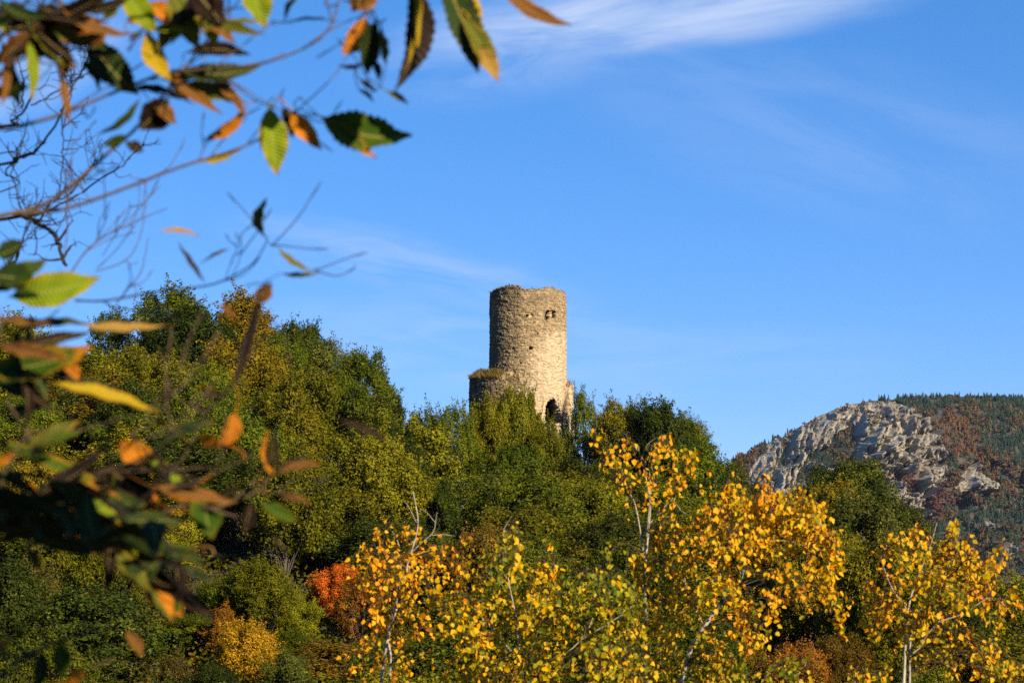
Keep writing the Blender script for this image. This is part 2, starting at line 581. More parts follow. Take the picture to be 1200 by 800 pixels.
rk = n.mix(n.math('MULTIPLY', n.maprange(n.noise(0.018, 4, 0.6, geo.outputs['Object']), 0.56, 0.68), 0.6), rk, (0.2456, 0.1373, 0.0722))
vg = n.ramp(fA, [(0.3, (0.0159, 0.0217, 0.0130)), (0.5, (0.0361, 0.0304, 0.0202)), (0.7, (0.0686, 0.0433, 0.0304))])
n.put(b.inputs['Base Color'], n.mix(n.attr('rock'), vg, rk))
b.inputs['Roughness'].default_value = 0.9
bp = n.new('ShaderNodeBump'); bp.inputs['Distance'].default_value = 5.0; bp.inputs['Strength'].default_value = 0.9
n.put(bp.inputs['Height'], fB); n.l.new(bp.outputs[0], b.inputs['Normal'])
o = obj('mountain', mesh_np('mountain', np.stack([Xm, Ym, Zm], -1).reshape(-1, 3), Q, {'rock': rockm.ravel()}, smooth=False), m_mt)
tag(o, 'rocky grey mountain with a wooded flank behind the hill', 'mountain', kind='structure')

# forest on the mountain, far off and read as one mass
nT = 22000
tu = rng.uniform(858, 1290, nT); ts = rng.uniform(0.12, 1.0, nT) ** 0.85
tu[:1400] = rng.uniform(862, 1290, 1400); ts[:1400] = rng.uniform(0.93, 1.01, 1400)
um_ = np.zeros(1)
tx, ty, tz, trk, tpy = mountain(ts, tu)
keep = (fbm(tu / 8.0 + 80, tpy / 5.0, 97, 2) > 0.36) & (trk < 0.3) | (rng.random(nT) < 0.05)
nz_c = fbm(tu / 40.0 + 7, tpy / 26.0, 91, 3) + rng.normal(0, 0.16, nT)
purple = np.exp(-((tu - 1092) / 42) ** 2 - ((tpy - 592) / 26) ** 2) + np.exp(-((tu - 1070) / 40) ** 2 - ((tpy - 575) / 18) ** 2)
orangey = np.exp(-((tu - 1115) / 36) ** 2 - ((tpy - 507) / 26) ** 2) + 0.9 * np.exp(-((tu - 1160) / 30) ** 2 - ((tpy - 545) / 18) ** 2) + 0.55 * np.exp(-((tu - 870) / 22) ** 2)
pineband = np.exp(-((tpy - np.interp(tu, RID_PX, RID_PY) - 6) / 9) ** 2) * (tu > 1030) + np.exp(-((tu - 1185) / 50) ** 2 - ((tpy - 530) / 30) ** 2) + np.exp(-((tu - 1140) / 60) ** 2 - ((tpy - 605) / 16) ** 2)
kindm = np.where(nz_c + 0.35 * pineband - 0.5 * purple - 0.45 * orangey > 0.57, 0,
                 np.where(purple + rng.normal(0, .25, nT) > 0.75, 2, np.where(rng.random(nT) < 0.25 + 0.5 * orangey, 1, np.where(rng.random(nT) < 0.35, 2, 3))))
keep &= ~((tu < 1030) & (tpy < np.interp(tu, RID_PX, RID_PY) + 4) & (tu > 945) & (rng.random(nT) < 0.8))


def m_leaf(name, c1, c2):
    m, n, b, out = mat(name)
    n.put(b.inputs['Base Color'], n.ramp(n.attr('tint'), [(0.0, c1), (1.0, c2)]))
    b.inputs['Roughness'].default_value = 0.9
    b.inputs['Specular IOR Level'].default_value = 0.1
    return m


for kk, (nm, lab, c1, c2) in enumerate([
        ('conifer_forest', 'dark blue green conifer forest covering the far mountain side', (0.004, 0.014, 0.010), (0.018, 0.034, 0.018)),
        ('larch_forest', 'rusty orange larch woods between the mountain conifers', (0.040, 0.019, 0.007), (0.125, 0.055, 0.016)),
        ('bare_woodland', 'reddish purple leafless woodland under the mountain crags', (0.030, 0.013, 0.012), (0.072, 0.030, 0.024)),
        ('mountain_scrub', 'brown and olive scrub scattered over the mountain side', (0.0265, 0.0252, 0.0106), (0.0729, 0.0564, 0.0265))]):
    sel = np.where(keep & (kindm == kk))[0]
    B = MB()
    P = np.stack([tx[sel], ty[sel], tz[sel]], -1)
    n_ = len(sel)
    if kk in (0, 1):
        h = 2.6 + 6.0 * rng.random(n_) ** 1.6 * (0.8 if kk else 1.0); r = h * rng.uniform(0.20, 0.30, n_)
        for tier, (z0, z1, rr) in enumerate(((0.0, 0.55, 1.0), (0.3, 0.8, 0.75), (0.58, 1.08, 0.48))):
            an = np.linspace(0, 2 * math.pi, 6, endpoint=False)[None, :] + rng.uniform(0, 6, (n_, 1))
            rad = (r[:, None] * rr) * rng.uniform(0.7, 1.25, (n_, 6))
            base = P[:, None, :] + np.stack([np.cos(an) * rad, np.sin(an) * rad, (h * z0)[:, None] + rng.uniform(-.06, .06, (n_, 6)) * h[:, None]], -1)
            top = P + np.stack([rng.normal(0, .2, n_), rng.normal(0, .2, n_), h * z1], -1)
            V = np.concatenate([base, top[:, None, :]], 1)
            i = np.arange(n_)[:, None] * 7; j = np.arange(3)[None, :] * 2
            q = np.stack([i + j, i + j + 1, i + (j + 2) % 6, np.broadcast_to(i + 6, (n_, 3))], -1).reshape(-1, 4)
            B.add(V.reshape(-1, 3), q, tint=np.repeat(rng.random(n_), 7))
    else:
        h = rng.uniform(3.0, 7.0, n_)
        m_ = 16
        cen = np.repeat(P, m_, 0); hh = np.repeat(h, m_)
        d = norm(rng.normal(size=(n_ * m_, 3))); d[:, 2] = np.abs(d[:, 2])
        cen = cen + d * (hh * np.array([.55]))[:, None] * rng.uniform(.6, 1.05, (n_ * m_, 1)); cen[:, 2] += hh * 0.15
        V, q = leaf_quads(cen, norm(d + rng.normal(0, .5, d.shape)), hh * 0.24, hh * 0.2)
        B.add(V, q, tint=np.repeat(np.clip(np.repeat(rng.random(n_), m_) + rng.normal(0, .15, n_ * m_), 0, 1), 4))
    o = obj(nm, B.build(nm), m_leaf(nm, c1, c2))
    tag(o, lab, 'forest', kind='stuff')

# ------------------------------------------------------------------ the round tower
TW_Y = 202.0
TC = at(618.8, 540, TW_Y)
TX = TC[0]
TZ0 = float(ground(TX, TW_Y)) - 0.6
PXM = F / TW_Y                                # pixels per metre at the tower


def zpy(py, dy=0.0):
    return at(619, py, TW_Y + dy)[2]


def masonry(s, z, seed, rh=(0.09, 0.20), sl=(0.10, 0.34)):
    """stone coursing: surface offset (m), joint 0..1 and a random value per stone"""
    r = np.random.default_rng(seed)
    z = z + 0.16 * (fbm(s / 1.1, z / 1.1, seed, 2) - 0.5) + 0.10 * (fbm(s / .4, z / .4, seed + 5, 2) - .5)
    s = s + 0.16 * (fbm(s / .35 + 4, z / .35, seed + 9, 2) - .5)
    edges = [z.min() - 0.3]
    while edges[-1] < z.max() + 0.4:
        edges.append(edges[-1] + r.uniform(*rh))
    edges = np.array(edges)
    row = np.searchsorted(edges, z) - 1
    dz = np.minimum(z - edges[row], edges[row + 1] - z)
    off = np.zeros(z.shape); joint = np.zeros(z.shape); val = np.zeros(z.shape); big = np.zeros(z.shape)
    for k in range(len(edges) - 1):
        m_ = row == k
        if not m_.any():
            continue
        ss = s[m_]
        e = [s.min() - 1 - r.random() * .4]
        while e[-1] < s.max() + 1:
            e.append(e[-1] + r.uniform(*sl))
        e = np.array(e)
        i = np.searchsorted(e, ss) - 1
        ds = np.minimum(ss - e[i], e[i + 1] - ss)
        d = np.minimum(ds, dz[m_])
        rv = r.random(len(e)); ro = r.normal(0, 1, len(e))
        joint[m_] = 1 - sstep(d, 0.012, 0.05)
        off[m_] = 0.026 * ro[i] + 0.045 * sstep(d, 0.0, 0.06)
        val[m_] = rv[i]
    return off, joint, val


def round_wall(name, mt, parent, R0, batter, thick, top_fn, zb, seed, step=0.046, holes=(), dents=(), off_x=0.0):
    """a hollow drum of masonry, its top ragged; holes are cut through, dents only set back"""
    nphi = int(2 * math.pi * R0 / step)
    zt_max = max(top_fn(p_) for p_ in np.linspace(-math.pi, math.pi, 400))
    nv = int((zt_max - zb) / step)
    ph = np.linspace(-math.pi, math.pi, nphi + 1)
    top = np.array([top_fn(p_) for p_ in ph])
    r = np.random.default_rng(seed + 50)
    # the top course is broken stone by stone
    stepn = np.repeat(r.uniform(-0.22, 0.16, nphi // 7 + 2), 7)[:nphi + 1]
    top = top + stepn * 0.4 + r.normal(0, 0.03, nphi + 1)
    top[-1] = top[0]
    v = np.linspace(0, 1, nv + 1)
    Z = zb + v[:, None] * (top[None, :] - zb)
    PH = np.broadcast_to(ph[None, :], Z.shape)
    Rr = R0 * (1 + batter * (1 - (Z - zb) / (zt_max - zb)))
    S_ = PH * R0
    off, joint, val = masonry(S_.ravel(), Z.ravel(), seed)
    off, joint, val = (a.reshape(Z.shape) for a in (off, joint, val))
    off[:, -1] = off[:, 0]; joint[:, -1] = joint[:, 0]; val[:, -1] = val[:, 0]
    off = off + 0.10 * (fbm(S_ / 1.7, Z / 1.7, seed + 77, 3) - 0.5) * np.clip((math.pi - np.abs(PH)) * 4, 0, 1)
    ragged = np.clip(1 - (top[None, :] - Z) / 0.5, 0, 1)
    off = off + ragged * r.normal(0, 0.045, Z.shape) - 0.10 * ragged
    off[:, -1] = off[:, 0]
    X0 = TX + off_x + Rr * np.sin(PH); Y0 = TW_Y - Rr * np.cos(PH)
    PX, PY = proj(np.stack([X0, Y0, Z], -1))
    front = np.abs(PH) < 1.5
    for poly, dep in dents:
        off = off - dep * sstep(-poly_sdf(PX, PY, poly), -0.4, 0.8) * front
    Rf = Rr + off
    Xo = TX + off_x + Rf * np.sin(PH); Yo = TW_Y - Rf * np.cos(PH)
    Ri = R0 - thick + 0.5 * off
    Zi = Z - 0.12 * ragged
    Xi = TX + off_x + Ri * np.sin(PH); Yi = TW_Y - Ri * np.cos(PH)
    nr, nc = Z.shape
    V = np.concatenate([np.stack([Xo, Yo, Z], -1).reshape(-1, 3), np.stack([Xi, Yi, Zi], -1).reshape(-1, 3)])
    I = np.arange(nr * nc).reshape(nr, nc); J = I + nr * nc
    cx_ = 0.25 * (PX[:-1, :-1] + PX[1:, :-1] + PX[:-1, 1:] + PX[1:, 1:])
    cy_ = 0.25 * (PY[:-1, :-1] + PY[1:, :-1] + PY[:-1, 1:] + PY[1:, 1:])
    open_ = np.zeros((nr - 1, nc - 1), bool)
    jit = (val[:-1, :-1] - 0.5) * 1.6
    for poly in holes:
        open_ |= (poly_sdf(cx_, cy_, poly) + jit < 0) & front[:-1, :-1]
    sol = ~open_
    qs = [np.stack([I[:-1, :-1], I[:-1, 1:], I[1:, 1:], I[1:, :-1]], -1)[sol],
          np.stack([J[:-1, :-1], J[1:, :-1], J[1:, 1:], J[:-1, 1:]], -1)[sol],
          np.stack([I[-1, :-1], I[-1, 1:], J[-1, 1:], J[-1, :-1]], -1)]
    a, b_ = np.where(open_[:, :-1] != open_[:, 1:])                 # vertical jamb edges
    qs.append(np.stack([I[a, b_ + 1], I[a + 1, b_ + 1], J[a + 1, b_ + 1], J[a, b_ + 1]], -1))
    a, b_ = np.where(open_[:-1, :] != open_[1:, :])                 # sills and heads
    qs.append(np.stack([I[a + 1, b_], I[a + 1, b_ + 1], J[a + 1, b_ + 1], J[a + 1, b_]], -1))
    # zones of the masonry itself: cream re-faced stone, lichen-dark old stone
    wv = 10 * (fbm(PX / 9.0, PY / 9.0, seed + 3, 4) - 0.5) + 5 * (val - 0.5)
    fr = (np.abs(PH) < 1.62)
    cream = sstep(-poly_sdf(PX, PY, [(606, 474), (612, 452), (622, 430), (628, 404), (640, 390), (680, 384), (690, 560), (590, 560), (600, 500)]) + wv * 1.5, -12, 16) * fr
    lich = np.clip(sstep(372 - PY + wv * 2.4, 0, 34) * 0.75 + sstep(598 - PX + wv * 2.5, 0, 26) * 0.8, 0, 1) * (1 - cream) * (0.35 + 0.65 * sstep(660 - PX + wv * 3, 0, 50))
    z2 = np.zeros(nr * nc)
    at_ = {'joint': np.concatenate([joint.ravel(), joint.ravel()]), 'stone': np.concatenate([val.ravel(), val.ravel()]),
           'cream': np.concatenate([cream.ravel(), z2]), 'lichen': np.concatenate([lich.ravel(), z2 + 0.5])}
    return obj(name, mesh_np(name, V, np.concatenate(qs), at_), mt, parent)


m_st, n, b, out = mat('rubble_stone')
tcx = n.new('ShaderNodeTexCoord')
sv = n.attr('stone')
nf = n.noise(9.0, 5, 0.65, tcx.outputs['Object'])
nl = n.noise(1.1, 5, 0.6, tcx.outputs['Object'])
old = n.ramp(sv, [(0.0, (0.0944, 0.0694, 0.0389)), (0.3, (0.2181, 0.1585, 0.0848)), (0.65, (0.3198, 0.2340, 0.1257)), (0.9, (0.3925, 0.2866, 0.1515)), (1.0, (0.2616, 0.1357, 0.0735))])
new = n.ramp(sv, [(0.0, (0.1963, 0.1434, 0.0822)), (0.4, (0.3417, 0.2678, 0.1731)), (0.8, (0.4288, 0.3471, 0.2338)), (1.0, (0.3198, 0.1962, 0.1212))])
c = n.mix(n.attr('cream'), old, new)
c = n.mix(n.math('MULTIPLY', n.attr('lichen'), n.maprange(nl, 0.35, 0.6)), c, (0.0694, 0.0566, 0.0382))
mpv = n.new('ShaderNodeMapping'); mpv.inputs['Scale'].default_value = (1.6, 1.6, 0.16)
n.l.new(tcx.outputs['Object'], mpv.inputs[0])
c = n.mix(n.math('MULTIPLY', n.maprange(n.noise(1.0, 6, 0.65, mpv.outputs[0]), 0.50, 0.68), 0.5), c, (0.085, 0.068, 0.045))
c = n.mix(n.math('MULTIPLY', n.maprange(nf, 0.5, 0.72), 0.45), c, (0.0991, 0.0809, 0.0587))
jc = n.mix(n.attr('cream'), (0.0925, 0.0674, 0.0382), (0.2775, 0.2089, 0.1248))
c = n.mix(n.math('MULTIPLY', n.attr('joint'), 0.8), c, jc)
n.put(b.inputs['Base Color'], c)
b.inputs['Roughness'].default_value = 0.92
b.inputs['Specular IOR Level'].default_value = 0.15
bp = n.new('ShaderNodeBump'); bp.inputs['Distance'].default_value = 0.05; bp.inputs['Strength'].default_value = 0.8
n.put(bp.inputs['Height'], nf); n.l.new(bp.outputs[0], b.inputs['Normal'])

tower = thing('tower', 'ruined round stone tower with a broken rim and a dark ragged doorway above the trees', 'tower', (TX, TW_Y, TZ0))


def local(o, root):
    """keep a child's world place under its thing's origin"""
    o.matrix_parent_inverse = root.matrix_world.inverted()
    return o


def rel(o, root):
    o.location = (-root.location[0], -root.location[1], -root.location[2])
    return o


SH_R = 3.47
rim_px = [-1.6, 560, 575, 582, 590, 598, 605, 612, 620, 630, 638, 648, 656, 662, 668]
rim_py = [343, 343, 343.5, 341.5, 340.5, 338.8, 339.6, 342.6, 343.2, 342.8, 341.6, 340.6, 342.5, 344.6, 345]


def shaft_top(p_):
    px = 618.8 + SH_R * PXM * math.sin(p_)
    f_ = np.interp(px, rim_px, rim_py)
    if abs(p_) > math.pi / 2:
        f_ = 344.5 + 1.2 * math.sin(5 * p_)
    return zpy(f_)


def ring_top(p_):
    d = math.degrees(p_)
    return zpy(np.interp(d, [-180, -130, -95, -75, -45, -28, -12, 0, 20, 55, 68, 78, 95, 120, 180],
                         [446, 444, 443, 446, 446, 447, 452, 472, 496, 500, 488, 456, 450, 447, 446]))


window_hole = [(639.4, 378), (639.2, 367), (640.8, 363.2), (643.8, 362.4), (646, 364.6), (645.8, 378)]
window_gap = [(648.6, 373.5), (648.4, 365.0), (650.2, 363.2), (652.2, 365.5), (652.0, 373.5)]
door_hole = [(638.8, 500), (638.8, 477), (640.5, 471.5), (644.5, 468.5), (648.2, 465.2), (652, 469.8), (655.2, 477), (657.8, 487), (658, 500)]
dot = lambda x, y, rx, ry: [(x - rx, y + ry), (x - rx, y - ry * .6), (x, y - ry), (x + rx, y - ry * .5), (x + rx, y + ry)]
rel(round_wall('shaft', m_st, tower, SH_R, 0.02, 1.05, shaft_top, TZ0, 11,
               holes=[window_hole, window_gap, door_hole, dot(618.2, 369.3, 1.6, 1.7)],
               dents=[([(645, 378), (645, 363), (650.5, 363.5), (652.5, 369), (652, 377.5)], 0.22),
                      (dot(622.5, 369.5, 2.4, 2.2), 0.16), (dot(621.6, 407.6, 2.0, 1.9), 0.45), (dot(601.2, 408, 1.5, 1.3), 0.45),
                      (dot(586.2, 392, 1.7, 1.7), 0.45), (dot(602.3, 436.4, 1.4, 1.4), 0.45), (dot(594, 372, 1.0, 1.0), 0.3),
                      (dot(630, 391, 1.0, 0.9), 0.25), (dot(655, 420, 0.9, 2.6), 0.2), (dot(610, 425, 1.0, 1.0), 0.3),
                      (dot(660, 418, 0.7, 6.0), 0.12)]), tower)
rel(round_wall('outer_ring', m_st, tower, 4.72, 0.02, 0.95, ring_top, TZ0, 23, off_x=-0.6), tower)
for zz in (zpy(352), zpy(448)):  # unseen discs added in the shaft to keep daylight off its openings
    an = np.linspace(0, 2 * math.pi, 33); i = np.arange(1, 33)
    V = np.concatenate([[[TX, TW_Y, zz + 0.4]], np.stack([TX + 2.9 * np.sin(an), TW_Y - 2.9 * np.cos(an), zz + 0 * an], -1)])
    B = MB(); B.add(V, np.stack([0 * i[::2], i[::2], i[::2] + 1, i[::2] + 2], -1), joint=0.3, stone=0.3, cream=0.0, lichen=0.6)
    rel(obj('light_baffle', B.build('light_baffle'), m_st, tower), tower)

# rubble bank between the ring and the shaft
lr = np.linspace(3.45, 4.45, 8); lp = np.linspace(math.radians(60), math.radians(340), 120)
LPh, LRr = np.meshgrid(lp, lr)
lz = np.array([ring_top(((a + math.pi) % (2 * math.pi)) - math.pi) for a in lp])[None, :] - 0.05 + (4.45 - LRr) * 0.75 + 0.35 * (fbm(LPh * 6, LRr * 5, 66, 3) - .5)
V = np.stack([TX - 0.6 * (LRr - 3.45) + LRr * np.sin(LPh), TW_Y - LRr * np.cos(LPh), lz], -1).reshape(-1, 3)
idx = np.arange(8 * 120).reshape(8, 120)
Q = np.stack([idx[:-1, :-1], idx[:-1, 1:], idx[1:, 1:], idx[1:, :-1]], -1).reshape(-1, 4)
rel(obj('ledge', mesh_np('ledge', V, Q, {'joint': 0.4 + 0 * V[:, 0], 'stone': rng.random(len(V)), 'cream': 0 * V[:, 0], 'lichen': 0.4 + 0 * V[:, 0]}), m_st, tower), tower)

# dry grass on the ring and the rim
m_gr = leaf_mat('dry_grass', [(0.0, (0.0660, 0.0510, 0.0120)), (0.5, (0.1320, 0.0900, 0.0210)), (1.0, (0.1800, 0.1260, 0.0360))], trans=0.3)
nb = 5200
gp = np.where(rng.random(nb) < 0.75, rng.uniform(-2.6, -0.45, nb), rng.uniform(-3.14, 3.14, nb))
on_rim = (np.arange(nb) % 5 == 0)
gr = np.where(on_rim, SH_R - rng.uniform(.05, .9, nb), 4.72 - rng.uniform(0.0, 1.1, nb))
gz = np.array([shaft_top(a) if q else ring_top(a) + max(0.0, (4.5 - rr_) * .75) for a, q, rr_ in zip(gp, on_rim, gr)]) - 0.12
front_low = (~on_rim) & (gp > -0.2) & (gp < 1.1)
gp, gr, gz, on_rim = gp[~front_low], gr[~front_low], gz[~front_low], on_rim[~front_low]
nb = len(gp)
bx_ = TX - np.where(on_rim, 0, 0.6) + gr * np.sin(gp); by_ = TW_Y - gr * np.cos(gp)
hh = rng.uniform(0.15, 0.60, nb) * np.where(on_rim, 0.55, 1.0)
ln = rng.normal(0, 0.16, (nb, 2)) + np.stack([np.sin(gp), -np.cos(gp)], -1) * 0.12
wd = 0.03; an = rng.uniform(0, 3.14, nb)
b0 = np.stack([bx_, by_, gz], -1); wv = np.stack([np.cos(an) * wd, np.sin(an) * wd, 0 * an], -1)
mid = b0 + np.stack([ln[:, 0] * .35, ln[:, 1] * .35, hh * .65], -1); tp = b0 + np.stack([ln[:, 0], ln[:, 1], hh], -1)
V = np.stack([b0 - wv, b0 + wv, mid + wv * .8, mid - wv * .8, tp + wv * .1, tp - wv * .1], 1).reshape(-1, 3)
i6 = np.arange(nb)[:, None] * 6
B = MB()
B.add(V, np.concatenate([i6 + np.array([[0, 1, 2, 3]]), i6 + np.array([[3, 2, 4, 5]])]), tint=np.repeat(rng.random(nb), 6))
o = obj('grass', B.build('grass'), m_gr)
tag(o, 'dry golden grass growing along the broken tower tops', 'grass', kind='stuff')


# ------------------------------------------------------------------ trees of the hill
def proto(seed, style):
    """one tree kind: trunk with limbs, and a crown of many small leaves in uneven clumps; about 8 m high"""
    r = np.random.default_rng(seed)
    H = 8.0
    rx, rz, czf, ncl, per, rc, gap = {
        'round': (2.7, 3.2, 0.57, 88, 150, (0.55, 0.95), 0.10),
        'broad': (3.3, 2.9, 0.60, 96, 150, (0.6, 1.0), 0.12),
        'tall': (2.0, 3.7, 0.54, 84, 140, (0.45, 0.8), 0.12),
        'airy': (2.3, 3.5, 0.56, 74, 90, (0.4, 0.75), 0.3),
        'spire': (1.5, 3.8, 0.53, 64, 110, (0.35, 0.62), 0.2),
        'bush': (2.9, 3.6, 0.50, 84, 160, (0.55, 0.95), 0.08),
        'feather': (2.2, 3.5, 0.55, 80, 120, (0.35, 0.65), 0.2)}[style]
    cz = H * czf
    # uneven outline: a few big limbs pull the crown out in lobes
    nl = r.integers(5, 8)
    lob = norm(r.normal(size=(nl, 3)) * np.array([1, 1, 0.8])); lamp = r.uniform(0.12, 0.34, nl)
    d = norm(r.normal(size=(ncl, 3)) + np.array([0, 0, 0.18]))
    rad = r.uniform(0.40, 1.0, ncl) ** 0.6
    bump = 0.80 + (np.maximum(d @ lob.T, 0) ** 4 * lamp).sum(1)
    cpos = d * (rad * bump)[:, None] * np.array([rx, rx, rz])
    if style in ('spire', 'feather'):
        tt = (cpos[:, 2] / rz + 1) / 2
        cpos[:, :2] *= (1.15 - 0.75 * np.clip(tt, 0, 1))[:, None]
    cpos[:, 2] += cz
    low = cpos[:, 2] < 0.9
    cpos[low, 2] = r.uniform(0.9, 2.5, low.sum())
    crad = r.uniform(*rc, ncl)
    keep_n = np.maximum((2.9 * per * r.uniform(1 - gap * 2, 1 + gap, ncl) * (crad / np.mean(rc)) ** 2).astype(int), 12)
    ci = np.repeat(np.arange(ncl), keep_n)
    n_ = len(ci)
    dl = norm(r.normal(size=(n_, 3)) + np.array([0, 0, 0.25]))
    pos = cpos[ci] + dl * (crad[ci] * r.uniform(0.35, 1.0, n_) ** 0.5 * r.uniform(.75, 1.18, n_))[:, None] * np.array([0.95, 0.95, 1.05])
    N = norm(dl * 0.8 + norm(pos - np.array([0, 0, cz])) * 0.3 + np.array([0, 0, 0.1]) + r.normal(0, 0.5, (n_, 3)))
    L = r.uniform(0.050, 0.098, n_); W = L * r.uniform(0.55, 0.8, n_)
    tint = 0.42 + r.normal(0, 0.15, ncl)[ci] + r.normal(0, 0.16, n_)
    # loose sprays that break the outline
    nsp = 130; ks = r.integers(0, ncl, nsp); m_ = 40
    out_ = norm(norm(cpos[ks] - np.array([0, 0, cz * .9])) * .8 + np.array([0, 0, .55]) + r.normal(0, .35, (nsp, 3)))
    st_ = cpos[ks] + out_ * (crad[ks] * .6)[:, None]
    t_ = r.random((nsp, m_)) ** 1.3 * r.uniform(.5, 1.35, (nsp, 1))
    sp_ = (st_[:, None] + out_[:, None] * t_[..., None] + r.normal(0, .10, (nsp, m_, 3)) * (1.25 - .5 * t_[..., None])).reshape(-1, 3)
    n2 = len(sp_)
    pos = np.concatenate([pos, sp_]); N = np.concatenate([N, norm(r.normal(0, 1, (n2, 3)) + np.array([0, -0.1, .3]))])
    L = np.concatenate([L * r.choice([.7, 1.0, 1.25], n_), r.uniform(.05, .092, n2)]); W = L * r.uniform(.5, .8, n_ + n2)
    tint = np.clip(np.concatenate([tint, np.repeat(r.normal(.45, .15, nsp), m_) + r.normal(0, .15, n2)]), 0, 1)
    V, Q = leaf_quads(pos, N, L, W, r=r)
    crown = mesh_np('crown_' + style, V, Q, {'tint': np.repeat(tint, 4)})
    B = MB()
    lean = r.normal(0, 0.15, 2)
    tr = np.array([[0, 0, -0.6], [0.05, 0.02, 0.6], [lean[0] * .5, lean[1] * .5, H * .3], [lean[0], lean[1], H * .62], [lean[0] * 1.3, lean[1] * 1.3, H * .86]])
    tp = smooth_path(tr, 12)
    B.tube(tp, np.linspace(0.17, 0.03, 12), 7)
    for k in r.choice(ncl, 20, replace=False):
        st = tp[int(np.clip(cpos[k][2] / H * 10 - 3, 2, 10))]
        md = (st + cpos[k]) / 2 + r.normal(0, .15, 3)
        end = cpos[k] + norm(cpos[k] - st) * crad[k] * (0.95 if style in ('airy', 'feather') else 0.6)
        B.tube(smooth_path([st, md, end], 7), np.linspace(0.06, 0.012, 7), 5)
    return B.build('trunk_' + style, True), crown, 2 * rx * 1.06, H


PROTO = {}
for i_, (st_, cnt) in enumerate((('round', 4), ('broad', 3), ('tall', 2), ('airy', 2), ('spire', 2), ('bush', 3), ('feather', 2))):
    PROTO[st_] = [proto(300 + i_ * 20 + k, st_) for k in range(cnt)]

KIND = {  # leaf material -> (object name, phrase, category)
    'olive': ('oak_tree', 'olive green oak', 'tree'), 'green': ('leafy_tree', 'leafy green tree', 'tree'),
    'dark': ('evergreen_oak', 'dark evergreen oak', 'tree'), 'grey': ('grey_green_tree', 'grey green tree', 'tree'),
    'gold': ('yellowing_tree', 'yellowing tree', 'tree'), 'rust': ('russet_tree', 'russet brown tree', 'tree'),
    'twig': ('thinning_tree', 'thin twiggy half bare tree', 'tree'), 'red': ('maple_tree', 'scarlet maple', 'tree'),
    'orange': ('orange_tree', 'orange autumn tree', 'tree'), 'yellow': ('yellow_tree', 'golden yellow autumn tree', 'tree')}
TREES = []


def tree(kind, style, x, y, h, w, rz, label=None, v=0):
    """a tree h metres high and w wide standing at (x, y)"""
    tm, cm_, w0, h0 = PROTO[style][v % len(PROTO[style])]
    z = float(ground(x, y))
    root = thing(KIND[kind][0], label, KIND[kind][2], (x, y, z))
    root.rotation_euler[2] = rz
    root.scale = (w / w0, w / w0, h / h0)
    obj('trunk', tm, BARK, root)
    obj('crown', cm_, LEAF[kind], root)
    TREES.append((root, kind, style, x, y, z, h, w, label))
    return root


def hero(kind, style, px, py, y, wpx, label, v=0, hmin=2.5, hmax=14):
    """a tree whose top shows at (px, py), standing where its height suits its width"""
    tall_ = {'tall': 1.9, 'spire': 2.4, 'airy': 1.7, 'feather': 1.6}.get(style, 1.35)
    best = None
    for yc in np.arange(90, 201, 1.0):
        q = at(px, py, yc)
        hc = q[2] - float(ground(q[0], yc))
        want = np.clip(tall_ * wpx / F * yc, 1.2, 9.5)
        sc = abs(math.log(max(hc, .3) / want)) + 0.004 * abs(yc - y)
        if best is None or sc < best[0]:
            best = (sc, yc)
    if not label.endswith('ring') and 'tower' not in label[-30:]:
        y = best[1]
    p = at(px, py, y)
    h = p[2] - float(ground(p[0], y))
    return tree(kind, style, p[0], y, float(np.clip(h, 1.0, hmax)), wpx / F * y, v * 1.7 + px, label, v)


